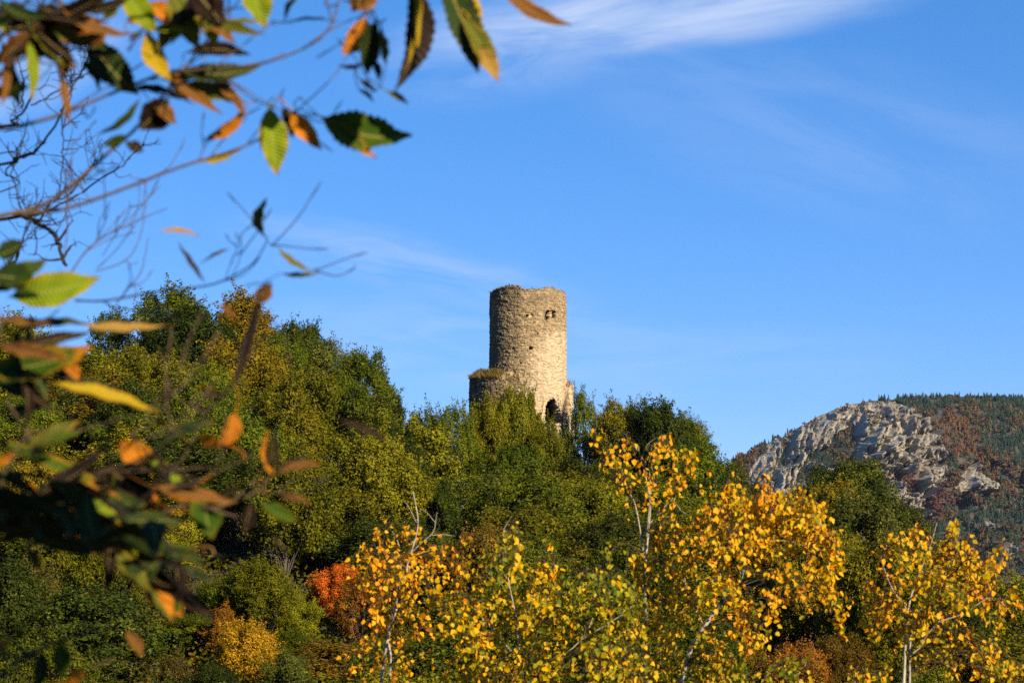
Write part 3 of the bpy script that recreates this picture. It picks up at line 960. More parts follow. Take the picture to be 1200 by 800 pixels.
HEROES = [
    ('olive', 'round', 8, 368, 186, 96, 'olive brown oak on the skyline behind the hanging chestnut leaves, farthest left'),
    ('green', 'airy', 132, 374, 176, 60, 'bright green loose tree at the left edge of the skyline gap'),
    ('green', 'airy', 205, 333, 178, 112, 'tall airy green tree, highest top on the wooded skyline'),
    ('olive', 'round', 160, 402, 170, 96, 'rounded bright olive tree below the airy skyline tree'),
    ('rust', 'feather', 284, 340, 181, 100, 'feathery rust and olive tree on the skyline beside the airy green tree'),
    ('dark', 'round', 346, 372, 186, 84, 'dark evergreen oak on the skyline right of the feathery rusty tree'),
    ('grey', 'round', 378, 398, 188, 80, 'grey green oak stepping down the skyline beside the dark evergreen'),
    ('green', 'tall', 432, 410, 190, 66, 'upright green tree where the skyline drops toward the tower'),
    ('dark', 'round', 452, 448, 188, 56, 'small dark evergreen at the foot of the skyline step'),
    ('olive', 'feather', 345, 448, 172, 90, 'yellow tinged olive tree in front of the grey skyline oak'),
    ('green', 'airy', 500, 474, 190, 66, 'loose green treetop in the dip left of the tower'),
    ('green', 'airy', 536, 486, 192, 56, 'small loose green treetop touching the tower ring'),
    ('olive', 'round', 598, 447, 195, 60, 'bushy yellow olive tree standing against the middle of the broken tower ring', 1),
    ('olive', 'feather', 623, 453, 196, 44, 'wispy olive tree in front of the pale foot of the tower', 1),
    ('olive', 'round', 572, 464, 194, 50, 'feathery olive tree in front of the left part of the tower ring', 2),
    ('olive', 'bush', 646, 493, 193, 56, 'low olive tree just under the doorway of the tower'),
    ('olive', 'airy', 556, 480, 194, 44, 'low olive tree at the left foot of the tower'),
    ('green', 'airy', 684, 470, 198, 44, 'blue green loose treetop right beside the tower'),
    ('olive', 'round', 726, 468, 192, 74, 'olive tree on the ridge between tower and dark right hand oaks'),
    ('dark', 'round', 772, 462, 190, 84, 'big dark green oak crowning the ridge right of the tower'),
    ('green', 'round', 806, 484, 186, 68, 'green oak on the descending ridge above the sparse birch top'),
    ('grey', 'round', 846, 534, 180, 72, 'grey green rounded tree at the low end of the ridge'),
    ('dark', 'round', 870, 562, 172, 60, 'small dark tree where the ridge meets the mountain'),
    ('dark', 'broad', 1000, 532, 152, 118, 'broad evergreen oak standing dark in front of the crag'),
    ('dark', 'round', 975, 552, 148, 70, 'dark oak leaning on the left of the broad evergreen'),
    ('dark', 'round', 1054, 586, 150, 84, 'dark oak stepping down right of the broad evergreen'),
    ('gold', 'round', 928, 572, 142, 74, 'yellow olive oak above the golden birch crown'),
    ('olive', 'round', 1186, 668, 150, 110, 'yellow green tree at the right edge under the far forest'),
    ('olive', 'round', 440, 502, 160, 120, 'bright olive oak with a full round crown on the middle slope'),
    ('green', 'broad', 615, 548, 158, 150, 'broad green oak filling the slope under the tower'),
    ('olive', 'round', 690, 560, 162, 110, 'olive oak right of the broad green oak below the tower'),
    ('red', 'bush', 388, 657, 112, 56, 'scarlet maple glowing among the green trees'),
    ('orange', 'airy', 424, 672, 110, 56, 'dull orange tree beside the scarlet maple'),
    ('rust', 'airy', 452, 664, 114, 64, 'purplish brown bush between scarlet maple and birch'),
    ('orange', 'feather', 262, 708, 108, 50, 'small rusty orange tree above the yellow tree on the lower slope'),
    ('yellow', 'round', 292, 722, 104, 78, 'golden yellow tree at the bottom of the slope left of the maple'),
    ('orange', 'bush', 228, 706, 112, 18, 'tiny coral red bush under the hanging dark leaves'),
    ('twig', 'feather', 40, 640, 122, 90, 'grey twiggy half bare tree low on the left slope'),
    ('twig', 'feather', 205, 764, 100, 60, 'pale twiggy bush at the bottom left of the yellow tree'),
    ('orange', 'broad', 936, 748, 104, 90, 'reddish orange bush at the bottom between the two golden birches'),
    ('rust', 'broad', 985, 742, 106, 80, 'russet bush beside the reddish bush under the golden birch'),
    ('rust', 'bush', 870, 745, 102, 70, 'brown green bush under the leaning birch trunk'),
    ('dark', 'round', 250, 778, 98, 70, 'dark green tree at the bottom edge left of the yellow tree'),
    ('dark', 'tall', 515, 560, 168, 56, 'dark narrow evergreen in the shadowed gap left of the broad oak'),
    ('grey', 'round', 340, 762, 100, 70, 'dull green bush right of the golden yellow tree'),
]
for i_, h_ in enumerate(HEROES):
    hero(*h_[:7], v=(h_[7] if len(h_) > 7 else i_))

# low growth between the trees, one mass
nb = 8500
by_ = 80 + 123 * rng.random(nb) ** 1.35; bp_ = rng.uniform(-140, 1340, nb)
bx_ = (bp_ - 600) / F * by_
kp = np.hypot(bx_ - TX, by_ - TW_Y) > 6.5
bx_, by_ = bx_[kp], by_[kp]; nb = len(bx_)
bz_ = ground(bx_, by_); bs_ = rng.uniform(0.6, 1.6, nb)
m_ = 56
d = norm(rng.normal(size=(nb * m_, 3))); d[:, 2] = np.abs(d[:, 2])
cen = np.repeat(np.stack([bx_, by_, bz_ - .1], -1), m_, 0) + d * np.repeat(bs_, m_)[:, None] * rng.uniform(.55, 1.1, (nb * m_, 1)) * np.array([1.2, 1.2, 1.3])
V, Q = leaf_quads(cen, norm(d + rng.normal(0, .5, d.shape)), rng.uniform(.08, .17, nb * m_), rng.uniform(.06, .11, nb * m_))
B = MB(); B.add(V, Q, tint=np.repeat(np.clip(np.repeat(rng.normal(.45, .2, nb), m_) + rng.normal(0, .15, nb * m_), 0, 1), 4))
m_ug = leaf_mat('undergrowth_leaves', [(0.0, (0.020, 0.024, 0.0018)), (0.5, (0.062, 0.058, 0.0028)), (0.85, (0.120, 0.088, 0.005)), (1.0, (0.13, 0.058, 0.005))], hue=0.0, vary=0.0)
tag(obj('undergrowth', B.build('undergrowth'), m_ug), 'low olive and brown undergrowth between the trees of the slope', 'undergrowth', kind='stuff')

HIDDEN = set([0, 1, 3, 5, 6, 7, 8, 9, 11, 15, 17, 18, 19, 20, 22, 23, 27, 28, 29, 30, 35, 36, 37, 38, 39, 43, 47, 49, 50, 58, 59, 60, 61, 68, 69, 79, 80, 91, 92, 93, 102, 108, 112, 123, 124, 136, 145, 146, 148, 149, 155, 156, 157, 158, 161, 162, 163])      # places where nothing would show
WEIGHTS = [  # (px range, y range) -> kinds
    ((-999, 330), (150, 999), ['olive'] * 3 + ['green'] * 3 + ['dark', 'dark', 'rust', 'gold', 'grey']),
    ((-999, 330), (0, 150), ['olive'] * 4 + ['green'] * 3 + ['twig', 'gold', 'dark']),
    ((330, 900), (150, 999), ['green'] * 4 + ['olive'] * 3 + ['dark', 'dark', 'grey']),
    ((330, 900), (0, 150), ['green'] * 3 + ['olive'] * 3 + ['dark', 'dark', 'gold', 'rust']),
    ((900, 9999), (0, 999), ['olive'] * 3 + ['green'] * 2 + ['gold', 'rust', 'grey', 'dark'])]
frng = random.Random(5)
fi = 0
y_ = 92.0
while y_ < 203:
    p_ = -110 + frng.uniform(0, 60)
    while p_ < 1310:
        sp_ = frng.uniform(5.2, 8.2) if y_ > 125 else frng.uniform(4.4, 6.4)
        yy_ = y_ + frng.uniform(-3.2, 3.2)
        x = (p_ - 600) / F * yy_
        kinds = next(k for (a, b_), (c_, d_), k in WEIGHTS if a <= p_ < b_ and c_ <= yy_ < d_)
        kind = frng.choice(kinds); style = frng.choice(['round', 'round', 'broad', 'tall', 'bush', 'feather' if kind in ('twig', 'rust', 'gold') else 'round'])
        h = frng.uniform(5.6, 10.0) * (0.85 if y_ < 125 else 1.0)
        g = float(ground(x, yy_))
        lim = (HORIZON - np.interp(p_, SKY_PX, SKY_PY) - frng.uniform(2, 14)) / F * yy_ - g      # under the skyline of the hill
        h = min(h, max(lim, 3.0))
        for t in TREES[:len(HEROES)]:                    # nothing tall straight in front of the trees that catch the eye
            if t[1] in ('red', 'orange', 'yellow') and yy_ < t[4] - 1:
                hx = 600 + t[3] / t[4] * F
                if abs(hx - p_) < (t[7] / t[4] + sp_ / yy_) * 0.55 * F:
                    hpy = HORIZON - (t[5] + t[6]) / t[4] * F
                    h = min(h, max(((HORIZON - hpy - 0.8 * t[6] / t[4] * F) / F) * yy_ - g, 2.4))
        wd_ = min(sp_ * frng.uniform(0.95, 1.2), 1.7 * h)
        ok = math.hypot(x - TX, yy_ - TW_Y) > 4.72 + wd_ / 2
        if 545 < p_ < 690 and yy_ > 176 and (HORIZON - (g + h) / yy_ * F) < 492:
            ok = False
        for t in TREES[:len(HEROES)]:
            if math.hypot(t[3] - x, t[4] - yy_) < 0.36 * (t[7] + wd_):
                ok = False
        rzv = frng.uniform(0, 6.28); vv = frng.randrange(12)
        if ok:
            if fi not in HIDDEN:
                tree(kind, style, x, yy_, h, wd_, rzv, None, vv)['n'] = fi
            fi += 1
        p_ += sp_ / yy_ * F
    y_ += 7.6 if y_ > 125 else 6.2

for i_, h_ in enumerate([
    ('olive', 'round', 306, 652, 122, 84, 'bright olive bush between the scarlet maple and the hanging dark leaves'),
    ('green', 'bush', 258, 664, 118, 62, 'green bush just above the golden yellow tree'),
    ('olive', 'bush', 345, 686, 114, 58, 'low olive bush squeezed between golden yellow tree and scarlet maple')]):
    hero(*h_, v=i_)
LANDMARKS = [('the round tower', 619, 440), ('the scarlet maple', 388, 690), ('the golden yellow tree', 292, 765), ('the airy skyline tree', 205, 380),
             ('the dark skyline oak', 346, 410), ('the big dark ridge oak', 772, 490), ('the broad evergreen oak', 1000, 580), ('the forked white birch stems', 748, 600),
             ('the grey twiggy tree', 40, 680), ('the orange leaved birch', 470, 690), ('the large golden birch', 880, 640), ('the two stemmed birch', 1075, 700), ('the broad green oak', 615, 590)]
SHAPE = {'round': 'round', 'broad': 'spreading', 'tall': 'upright', 'bush': 'bushy', 'feather': 'feathery', 'airy': 'loose', 'spire': 'narrow'}


def where(px, py):
    nm, lx, ly = min(LANDMARKS, key=lambda l: math.hypot(px - l[1], (py - l[2]) * 1.2))
    dx, dy = px - lx, py - ly
    v_ = 'above' if dy < -18 else ('below' if dy > 18 else '')
    h_ = 'left of' if dx < -18 else ('right of' if dx > 18 else '')
    if v_ and h_:
        return v_ + ' and ' + h_ + ' ' + nm
    return (v_ or h_ or 'beside') + ' ' + nm


groups = {}
for t in TREES:
    root, kind, style, x, y, z, h, wd_, lab = t
    root['group'] = 'trees of the wooded hill'
    if lab is None:
        px = 600 + x / y * F; py = HORIZON - (z + 0.72 * h) / y * F
        groups.setdefault(SHAPE[style] + ' ' + KIND[kind][1] + ' ' + where(px, py), []).append((py, root))
for lab, g_ in groups.items():
    g_.sort(key=lambda q: q[0])
    for k, (py, root) in enumerate(g_):
        extra = '' if len(g_) == 1 else ((', upper one', ', lower one') if len(g_) == 2 else (', uppermost', ', second from top', ', third from top', ', fourth from top', ', fifth from top'))[k]
        root['label'] = lab + extra

# ------------------------------------------------------------------ the air
me = bpy.data.meshes.new('haze')
X_, Y0_, Y1_, Z0_, Z1_ = 15500.0, -400.0, 9400.0, -60.0, 330.0
hv = [(-X_, Y0_, Z0_), (X_, Y0_, Z0_), (X_, Y1_, Z0_), (-X_, Y1_, Z0_), (-X_, Y0_, Z1_), (X_, Y0_, Z1_), (X_, Y1_, Z1_), (-X_, Y1_, Z1_)]
me.from_pydata(hv, [], [(3, 2, 1, 0), (4, 5, 6, 7), (0, 1, 5, 4), (1, 2, 6, 5), (2, 3, 7, 6), (3, 0, 4, 7)])
m_hz = bpy.data.materials.new('haze'); m_hz.use_nodes = True
hn = NT(m_hz.node_tree); hn.n.clear()
pv = hn.new('ShaderNodeVolumePrincipled')
pv.inputs['Color'].default_value = (0.62, 0.78, 1.0, 1.0)
pv.inputs['Density'].default_value = 0.000014
pv.inputs['Anisotropy'].default_value = 0.2
ho = hn.new('ShaderNodeOutputMaterial'); hn.l.new(pv.outputs[0], ho.inputs['Volume'])
tag(obj('haze', me, m_hz), 'thin blue haze in the air over the whole valley', 'haze', kind='stuff')

# ------------------------------------------------------------------ birches on the bank below the camera
m_birch, n, b, out = mat('birch_bark')
tcx = n.new('ShaderNodeTexCoord')
mp = n.new('ShaderNodeMapping'); mp.inputs['Scale'].default_value = (0.4992, 0.4992, 1.4976)
n.l.new(tcx.outputs['Object'], mp.inputs[0])
f1 = n.noise(9.0, 5, 0.7, mp.outputs[0]); f2 = n.noise(40.0, 4, 0.6, tcx.outputs['Object'])
c = n.ramp(f1, [(0.34, (0.0350, 0.0250, 0.0174)), (0.46, (0.2396, 0.1997, 0.1547)), (0.7, (0.3294, 0.2946, 0.2446))])
n.put(b.inputs['Base Color'], n.mix(n.math('MULTIPLY', n.maprange(f2, 0.5, 0.7), 0.4), c, (0.1098, 0.0798, 0.0549)))
b.inputs['Roughness'].default_value = 0.7
m_btwig = bark_mat('birch_twig_bark', (0.0160, 0.0096, 0.0064), (0.0680, 0.0440, 0.0272), 30.0)
m_bleaf = leaf_mat('birch_leaves', [(0.0, (0.045, 0.080, 0.003)), (0.25, (0.150, 0.160, 0.004)), (0.43, (0.40, 0.280, 0.004)),
                                    (0.60, (0.62, 0.330, 0.004)), (0.80, (0.64, 0.240, 0.003)), (0.94, (0.38, 0.125, 0.003)), (1.0, (0.17, 0.06, 0.003))],
                   trans=0.42, vary=0.02, rough=0.5, spec=0.12, hue=0.0)


def folded_leaves(P, A, N, L, W, fold):
    """small ovate leaves folded on the midrib: base points, axes, normals"""
    N = norm(N - A * (N * A).sum(1, keepdims=True)); S = np.cross(A, N)
    L = L[:, None]; W = W[:, None]; Fd = fold[:, None]
    tip = P + A * L - N * L * 0.10
    V = np.stack([P, P + A * L * .28 + S * W + N * Fd * W, P + A * L * .68 + S * W * .62 + N * Fd * W * .6,
                  tip, P + A * L * .68 - S * W * .62 + N * Fd * W * .6, P + A * L * .28 - S * W + N * Fd * W], 1)
    i = np.arange(len(P))[:, None] * 6
    Q = np.concatenate([i + np.array([[0, 1, 2, 3]]), i + np.array([[0, 3, 4, 5]])])
    return V.reshape(-1, 3), Q


def birch(name, label, cat, y, stems, blobs, seed, spread=0.55, leaf=0.038, stem=0.42, many=2.2, warm_=-0.02):
    """stems: white trunks and limbs as outlines (bearing, elevation, depth offset) with end radii in pixels;
    blobs: leafy sprays (bearing, elevation, half width, half height, leaves, tint)"""
    r = np.random.default_rng(seed)
    s0 = stems[0][0][0]
    base = at(s0[0], s0[1], y)
    gx = base[0] + (base[0] - at(*stems[0][0][1][:2], y)[0]) * 0.3
    gz = float(ground(gx, y))
    root = thing(name, label, cat, (gx, y, gz))
    B = MB(); ends = []
    for k, (pts, r0, r1) in enumerate(stems):
        P = np.array([at(q[0], q[1], y + (q[2] if len(q) > 2 else 0)) for q in pts])
        P = smooth_path(P, 26)
        if k == 0:
            g0 = np.array([gx, y, gz - 0.3]); t_ = np.linspace(0, 1, 8)[:-1, None]
            P = np.vstack([g0 * (1 - t_) + P[0] * t_, P])
        rr = np.linspace(r0, r1, 26) * stem
        if k == 0:
            rr = np.concatenate([np.linspace(r0 * 1.3, r0, 8)[:-1] * stem, rr])
        B.tube(P, rr * y / F, 9, knob=0.05)
        ends.append(P)
    rel(obj('trunk', B.build('birch_trunk', True), m_birch, root), root)
    SP = np.concatenate(ends)
    T = MB(); LP, LA, LN, LT = [], [], [], []
    for (px, py, ax, ay, nl, tint) in blobs:
        nl = int(nl * many)
        c = at(px, py, y) + np.array([0, r.normal(0, 1) * spread * 0.6, 0])
        hx, hz = ax / F * y, ay / F * y
        dist = np.linalg.norm((SP - c) * np.array([1, 0.5, 1]), axis=1) + np.maximum(SP[:, 2] - c[2] - 0.02, 0) * 3
        st = SP[np.argmin(dist)]
        top = c + np.array([0, 0, hz * 0.5])
        md = (st + top) / 2 + np.array([r.normal(0, .03), r.normal(0, .05), 0.12 * np.linalg.norm(top - st) + .02])
        br = smooth_path([st, md, top], 12)
        T.tube(br, np.linspace(0.0045, 0.0020, 12), 5)
        ntw = max(2, int(nl / 7))
        for _ in range(ntw):
            q0 = br[r.integers(5, 12)]
            e = c + np.array([r.uniform(-1, 1) * hx, r.normal(0, .45) * max(hx, .25) * 1.2, r.uniform(-1.0, 0.95) * hz])
            mid = (q0 + e) / 2 + np.array([0, 0, abs(r.normal(0, .05)) + .02])
            tw = smooth_path([q0, mid, e + np.array([0, 0, .03]), e - np.array([0, 0, r.uniform(.02, .10)])], 14)
            T.tube(tw, np.linspace(0.0022, 0.0009, 14), 4)
            k = max(2, int(round(nl / ntw * r.uniform(.7, 1.3))))
            ii = r.integers(4, 14, k)
            p = tw[ii] + r.normal(0, .012, (k, 3))
            a = norm(np.array([0, 0, -0.85]) + r.normal(0, .55, (k, 3)))
            p = p + a * r.uniform(.005, .03, (k, 1))
            LP.append(p); LA.append(a)
            LN.append(norm(np.array([0.18, -0.35, 0.15]) + r.normal(0, .62, (k, 3))))
            LT.append(np.clip(tint + warm_ + r.normal(0, .06) + r.normal(0, .15, k), 0, 1))
    P = np.concatenate(LP); A = np.concatenate(LA); N = np.concatenate(LN); tt = np.concatenate(LT)
    n_ = len(P)
    L = leaf * r.uniform(.72, 1.25, n_); W = L * r.uniform(.34, .48, n_)
    V, Q = folded_leaves(P, A, N, L, W, r.uniform(-.1, .45, n_))
    rel(obj('twigs', T.build('birch_twigs', True), m_btwig, root), root)
    rel(obj('crown', mesh_np('birch_crown', V, Q, {'tint': np.repeat(tt, 6)}), m_bleaf, root), root)
    return root


birch('birch_tree', 'slender birch with orange yellow leaves and two pale stems, left of the green birch thicket', 'birch', 15.0,
      [([(447, 800), (452, 760), (462, 720), (472, 690), (478, 660), (484, 640), (490, 612), (484, 575)], 5.0, 1.0),
       ([(456, 800, .1), (458, 770, .1), (455, 740, .15), (466, 700, .1), (470, 664, .1), (468, 640, .1), (460, 622, .1)], 3.2, .8),
       ([(484, 645), (496, 634), (508, 622), (512, 600)], 1.6, .5), ([(506, 627), (520, 626), (534, 628)], .9, .4),
       ([(488, 612), (478, 592), (470, 585)], .8, .3), ([(510, 612), (500, 600), (492, 596)], .7, .3)],
      [(455, 632, 14, 10, 22, .66), (480, 636, 20, 14, 34, .64), (424, 655, 14, 9, 18, .70), (440, 666, 26, 14, 46, .68), (488, 655, 22, 14, 40, .62),
       (515, 660, 30, 13, 44, .66), (470, 672, 26, 16, 46, .64), (495, 685, 32, 16, 46, .62), (480, 694, 18, 14, 34, .6), (446, 694, 22, 20, 26, .66),
       (440, 714, 12, 12, 20, .64), (470, 710, 26, 14, 32, .56), (515, 700, 26, 20, 30, .54), (410, 735, 10, 16, 14, .7), (450, 735, 12, 14, 16, .6),
       (492, 738, 18, 16, 24, .62), (478, 758, 20, 14, 20, .58), (440, 762, 14, 16, 24, .62), (402, 790, 18, 14, 26, .66), (455, 790, 24, 14, 34, .62),
       (496, 782, 24, 20, 30, .55), (540, 640, 10, 8, 8, .66), (425, 778, 10, 14, 14, .6)], 41, many=1.8, warm_=.02)

birch('birch_tree', 'bushy birch thicket with mixed green and yellow leaves at the bottom centre', 'birch', 14.2,
      [([(610, 800), (608, 760), (604, 720), (596, 680), (592, 640), (590, 622), (600, 604)], 3.2, .6),
       ([(612, 790), (630, 740), (642, 700), (650, 660)], 2.0, .5), ([(606, 770), (570, 730), (545, 700), (530, 690)], 2.0, .6),
       ([(616, 800), (680, 750), (700, 705), (706, 670)], 2.2, .5), ([(680, 750), (735, 715), (752, 690)], 1.6, .5)],
      [(612, 628, 12, 12, 10, .38), (596, 645, 18, 16, 18, .42), (565, 660, 18, 16, 16, .42), (590, 668, 26, 16, 36, .28), (640, 668, 30, 14, 24, .30), (650, 664, 14, 10, 14, .62),
       (560, 690, 30, 18, 44, .48), (610, 690, 30, 20, 54, .40), (636, 700, 24, 24, 52, .46), (676, 684, 30, 18, 40, .32), (712, 690, 28, 16, 44, .30),
       (700, 715, 34, 18, 56, .28), (740, 712, 24, 22, 40, .30), (540, 725, 26, 20, 46, .50), (580, 722, 30, 18, 56, .40), (640, 735, 30, 18, 48, .44),
       (600, 750, 30, 18, 56, .46), (680, 745, 34, 18, 56, .36), (730, 745, 26, 18, 50, .34), (545, 760, 30, 18, 50, .56), (590, 780, 34, 16, 56, .36),
       (640, 775, 34, 18, 56, .44), (700, 775, 34, 16, 56, .40), (535, 788, 30, 14, 46, .60), (560, 740, 22, 20, 36, .22), (600, 796, 40, 14, 56, .48),
       (660, 797, 40, 14, 56, .40), (735, 780, 30, 18, 56, .44), (720, 800, 40, 14, 56, .40), (666, 715, 20, 14, 26, .26), (624, 712, 20, 14, 30, .5)], 42, leaf=0.039, stem=0.32, many=2.8, warm_=-0.03)

birch('birch_tree', 'young birch with sparse top and thin white forked stems, below the ridge beside the tower', 'birch', 15.5,
      [([(755, 800), (757, 740), (756, 690), (757, 655), (760, 620), (762, 590), (757, 560), (750, 535), (748, 522)], 4.2, .7),
       ([(754, 648, .05), (750, 620, .05), (744, 590, .05), (738, 578, .05)], 2.2, 1.4), ([(758, 628), (762, 575), (761, 545), (764, 520)], 1.4, .4),
       ([(760, 615), (775, 598), (788, 586), (798, 598), (808, 604)], 1.3, .3), ([(751, 540), (758, 522), (768, 513)], .7, .3), ([(749, 530), (740, 518), (732, 508)], .6, .2)],
      [(697, 512, 5, 7, 5, .62), (728, 520, 6, 5, 5, .64), (712, 526, 8, 6, 7, .58), (721, 540, 11, 12, 20, .60), (724, 553, 8, 7, 12, .55), (734, 538, 6, 10, 7, .6), (750, 548, 8, 12, 8, .64),
       (757, 563, 7, 10, 9, .66), (775, 530, 12, 12, 20, .64), (788, 532, 10, 14, 22, .66), (800, 550, 8, 14, 18, .62), (796, 563, 9, 12, 16, .60), (776, 575, 11, 9, 18, .60), (783, 582, 5, 8, 8, .62),
       (722, 573, 9, 8, 10, .6), (744, 596, 6, 8, 6, .62), (788, 608, 9, 9, 14, .5), (762, 532, 8, 6, 6, .6), (733, 586, 5, 5, 3, .6),
       (790, 625, 20, 12, 30, .56), (772, 640, 16, 14, 26, .55), (800, 645, 18, 14, 30, .58), (750, 670, 18, 12, 18, .5), (735, 656, 6, 6, 6, .45), (712, 650, 10, 6, 6, .3),
       (780, 668, 22, 14, 36, .56), (760, 690, 20, 16, 34, .58), (775, 715, 26, 18, 46, .54), (800, 690, 16, 16, 30, .50), (768, 745, 26, 16, 46, .52), (780, 775, 28, 16, 50, .50), (770, 797, 36, 14, 56, .46), (810, 735, 18, 18, 30, .5)], 43)

birch('birch_tree', 'large golden birch with a leaning white trunk and drooping outer sprays', 'birch', 15.0,
      [([(798, 800), (806, 770), (818, 745), (834, 722), (852, 696), (866, 684), (872, 668), (882, 650), (896, 622), (905, 600), (908, 575)], 6.2, 1.0),
       ([(812, 757, .1), (828, 728, .1), (846, 706, .15), (858, 690, .1)], 3.6, 2.4), ([(858, 690), (842, 668), (846, 640), (852, 615), (862, 590)], 2.0, .7),
       ([(826, 735, -.2), (808, 700, -.2), (802, 672, -.2), (806, 655, -.2)], 1.6, .7), ([(886, 642), (905, 634), (925, 634), (948, 642), (962, 660)], 1.3, .4),
       ([(868, 672), (862, 655), (876, 640), (880, 628)], 1.5, .8), ([(905, 600), (930, 596), (955, 606), (972, 630), (976, 660)], 1.2, .4), ([(896, 620), (870, 600), (850, 586)], 1.1, .4)],
      [(834, 573, 8, 6, 6, .62), (852, 580, 18, 10, 34, .64), (840, 600, 20, 12, 34, .64), (862, 596, 20, 12, 44, .64), (828, 606, 8, 8, 10, .7), (850, 612, 22, 10, 40, .64),
       (895, 590, 18, 14, 34, .68), (910, 575, 8, 16, 18, .72), (885, 605, 22, 12, 50, .62), (915, 600, 22, 12, 50, .60), (935, 602, 20, 12, 48, .58), (955, 610, 16, 14, 42, .60),
       (905, 620, 24, 12, 44, .60), (930, 622, 24, 12, 46, .60), (950, 630, 18, 14, 38, .60), (965, 638, 12, 14, 32, .60), (976, 652, 10, 14, 28, .60), (972, 676, 9, 16, 28, .60),
       (975, 705, 8, 14, 24, .62), (978, 724, 6, 10, 12, .66), (955, 672, 8, 16, 16, .66), (943, 668, 10, 14, 24, .66), (955, 700, 9, 14, 22, .60), (933, 694, 5, 10, 8, .68), (908, 690, 5, 18, 14, .70), (909, 712, 4, 8, 6, .64),
       (870, 628, 22, 12, 44, .60), (846, 636, 22, 12, 42, .62), (826, 640, 18, 14, 34, .56), (815, 625, 12, 12, 18, .56), (865, 650, 20, 12, 36, .58), (835, 662, 20, 14, 38, .56), (884, 640, 14, 10, 22, .58),
       (812, 668, 18, 16, 34, .50), (826, 690, 20, 14, 38, .54), (850, 675, 16, 12, 28, .56), (848, 700, 16, 10, 22, .60), (866, 708, 16, 14, 30, .60), (880, 720, 14, 12, 26, .62), (888, 706, 10, 14, 22, .62), (874, 735, 12, 12, 22, .6),
       (890, 738, 8, 12, 14, .56), (866, 744, 12, 10, 16, .66), (888, 756, 8, 8, 8, .55), (830, 752, 18, 12, 28, .54), (805, 715, 16, 14, 26, .48), (842, 770, 22, 12, 30, .46), (820, 785, 26, 12, 40, .46), (862, 780, 16, 14, 26, .34), (838, 797, 24, 10, 36, .42),
       (926, 660, 6, 8, 6, .6), (900, 660, 12, 8, 12, .55), (898, 660, 6, 12, 8, .5)], 44, leaf=0.040)

birch('birch_tree', 'rounded golden birch on two pale brown stems near the right edge', 'birch', 15.0,
      [([(1059, 800), (1060, 780), (1061, 750), (1062, 730), (1066, 705), (1072, 685), (1082, 660), (1090, 640), (1098, 612)], 4.6, .8),
       ([(1066, 800, .1), (1066, 775, .1), (1067, 750, .1), (1070, 735, .1), (1078, 712, .1), (1088, 692, .1)], 3.4, 1.6), ([(1070, 765), (1078, 758), (1086, 744), (1100, 728)], 1.6, .7),
       ([(1088, 692), (1110, 678), (1130, 662), (1148, 648)], 1.8, .5), ([(1064, 715), (1046, 690), (1036, 665), (1032, 650)], 1.6, .5), ([(1100, 728), (1130, 718), (1160, 700), (1182, 712)], 1.3, .4),
       ([(1098, 690), (1114, 660), (1120, 630), (1116, 612)], 1.4, .4)],
      [(1115, 622, 7, 8, 14, .44), (1104, 640, 9, 7, 14, .60), (1122, 638, 12, 9, 24, .58), (1108, 650, 14, 8, 28, .58), (1135, 648, 12, 10, 24, .58), (1062, 625, 4, 4, 5, .62), (1074, 634, 10, 8, 20, .64), (1048, 640, 10, 7, 18, .58), (1034, 652, 11, 9, 20, .62),
       (1080, 645, 8, 8, 12, .64), (1062, 662, 22, 10, 30, .48), (1100, 668, 22, 10, 42, .62), (1120, 664, 16, 10, 34, .60), (1150, 664, 12, 10, 24, .58), (1160, 652, 8, 8, 14, .62), (1164, 668, 6, 10, 14, .66), (1130, 676, 12, 8, 20, .58),
       (1080, 682, 26, 10, 50, .50), (1110, 686, 20, 10, 46, .48), (1045, 690, 16, 12, 30, .58), (1060, 700, 16, 12, 34, .54), (1085, 704, 20, 12, 42, .46), (1118, 702, 18, 12, 34, .50), (1016, 696, 5, 9, 8, .72), (1020, 720, 10, 12, 22, .66), (1040, 718, 16, 10, 34, .60), (1066, 724, 12, 12, 26, .48),
       (1136, 690, 10, 8, 16, .66), (1146, 692, 8, 14, 22, .72), (1158, 688, 9, 12, 24, .72), (1166, 698, 8, 12, 24, .72), (1174, 702, 6, 8, 12, .72), (1090, 724, 20, 12, 36, .52), (1120, 728, 18, 12, 32, .50), (1150, 722, 14, 10, 22, .56), (1182, 718, 10, 12, 20, .56),
       (1030, 742, 8, 8, 10, .6), (1052, 742, 8, 8, 12, .6), (1100, 748, 20, 12, 36, .44), (1128, 758, 16, 14, 30, .48), (1146, 745, 10, 16, 26, .66), (1090, 768, 16, 14, 28, .42), (1150, 780, 12, 12, 22, .62), (1168, 772, 10, 14, 22, .50), (1186, 765, 12, 14, 20, .44), (1178, 796, 14, 10, 20, .4), (1130, 790, 12, 10, 12, .44), (1190, 785, 10, 8, 12, .64)], 45)

birch('birch_sapling', 'small yellow green sapling top peeping over the bottom edge between the golden birches', 'birch', 14.5,
      [([(925, 815), (922, 795), (915, 780)], 2.0, .6), ([(922, 800), (940, 785), (945, 775)], 1.2, .5)],
      [(900, 790, 18, 10, 20, .28), (925, 780, 12, 8, 14, .30), (945, 790, 14, 10, 16, .32), (920, 798, 24, 8, 26, .34), (880, 800, 16, 8, 18, .38)], 46)
birch('birch_sapling', 'yellow leaved sapling tip at the bottom edge just left of the two stemmed birch', 'birch', 14.5,
      [([(1004, 815), (1002, 800), (1000, 790)], 1.6, .6)],
      [(1003, 796, 12, 8, 16, .55), (1012, 803, 14, 8, 16, .5), (1040, 797, 8, 6, 9, .6)], 47)

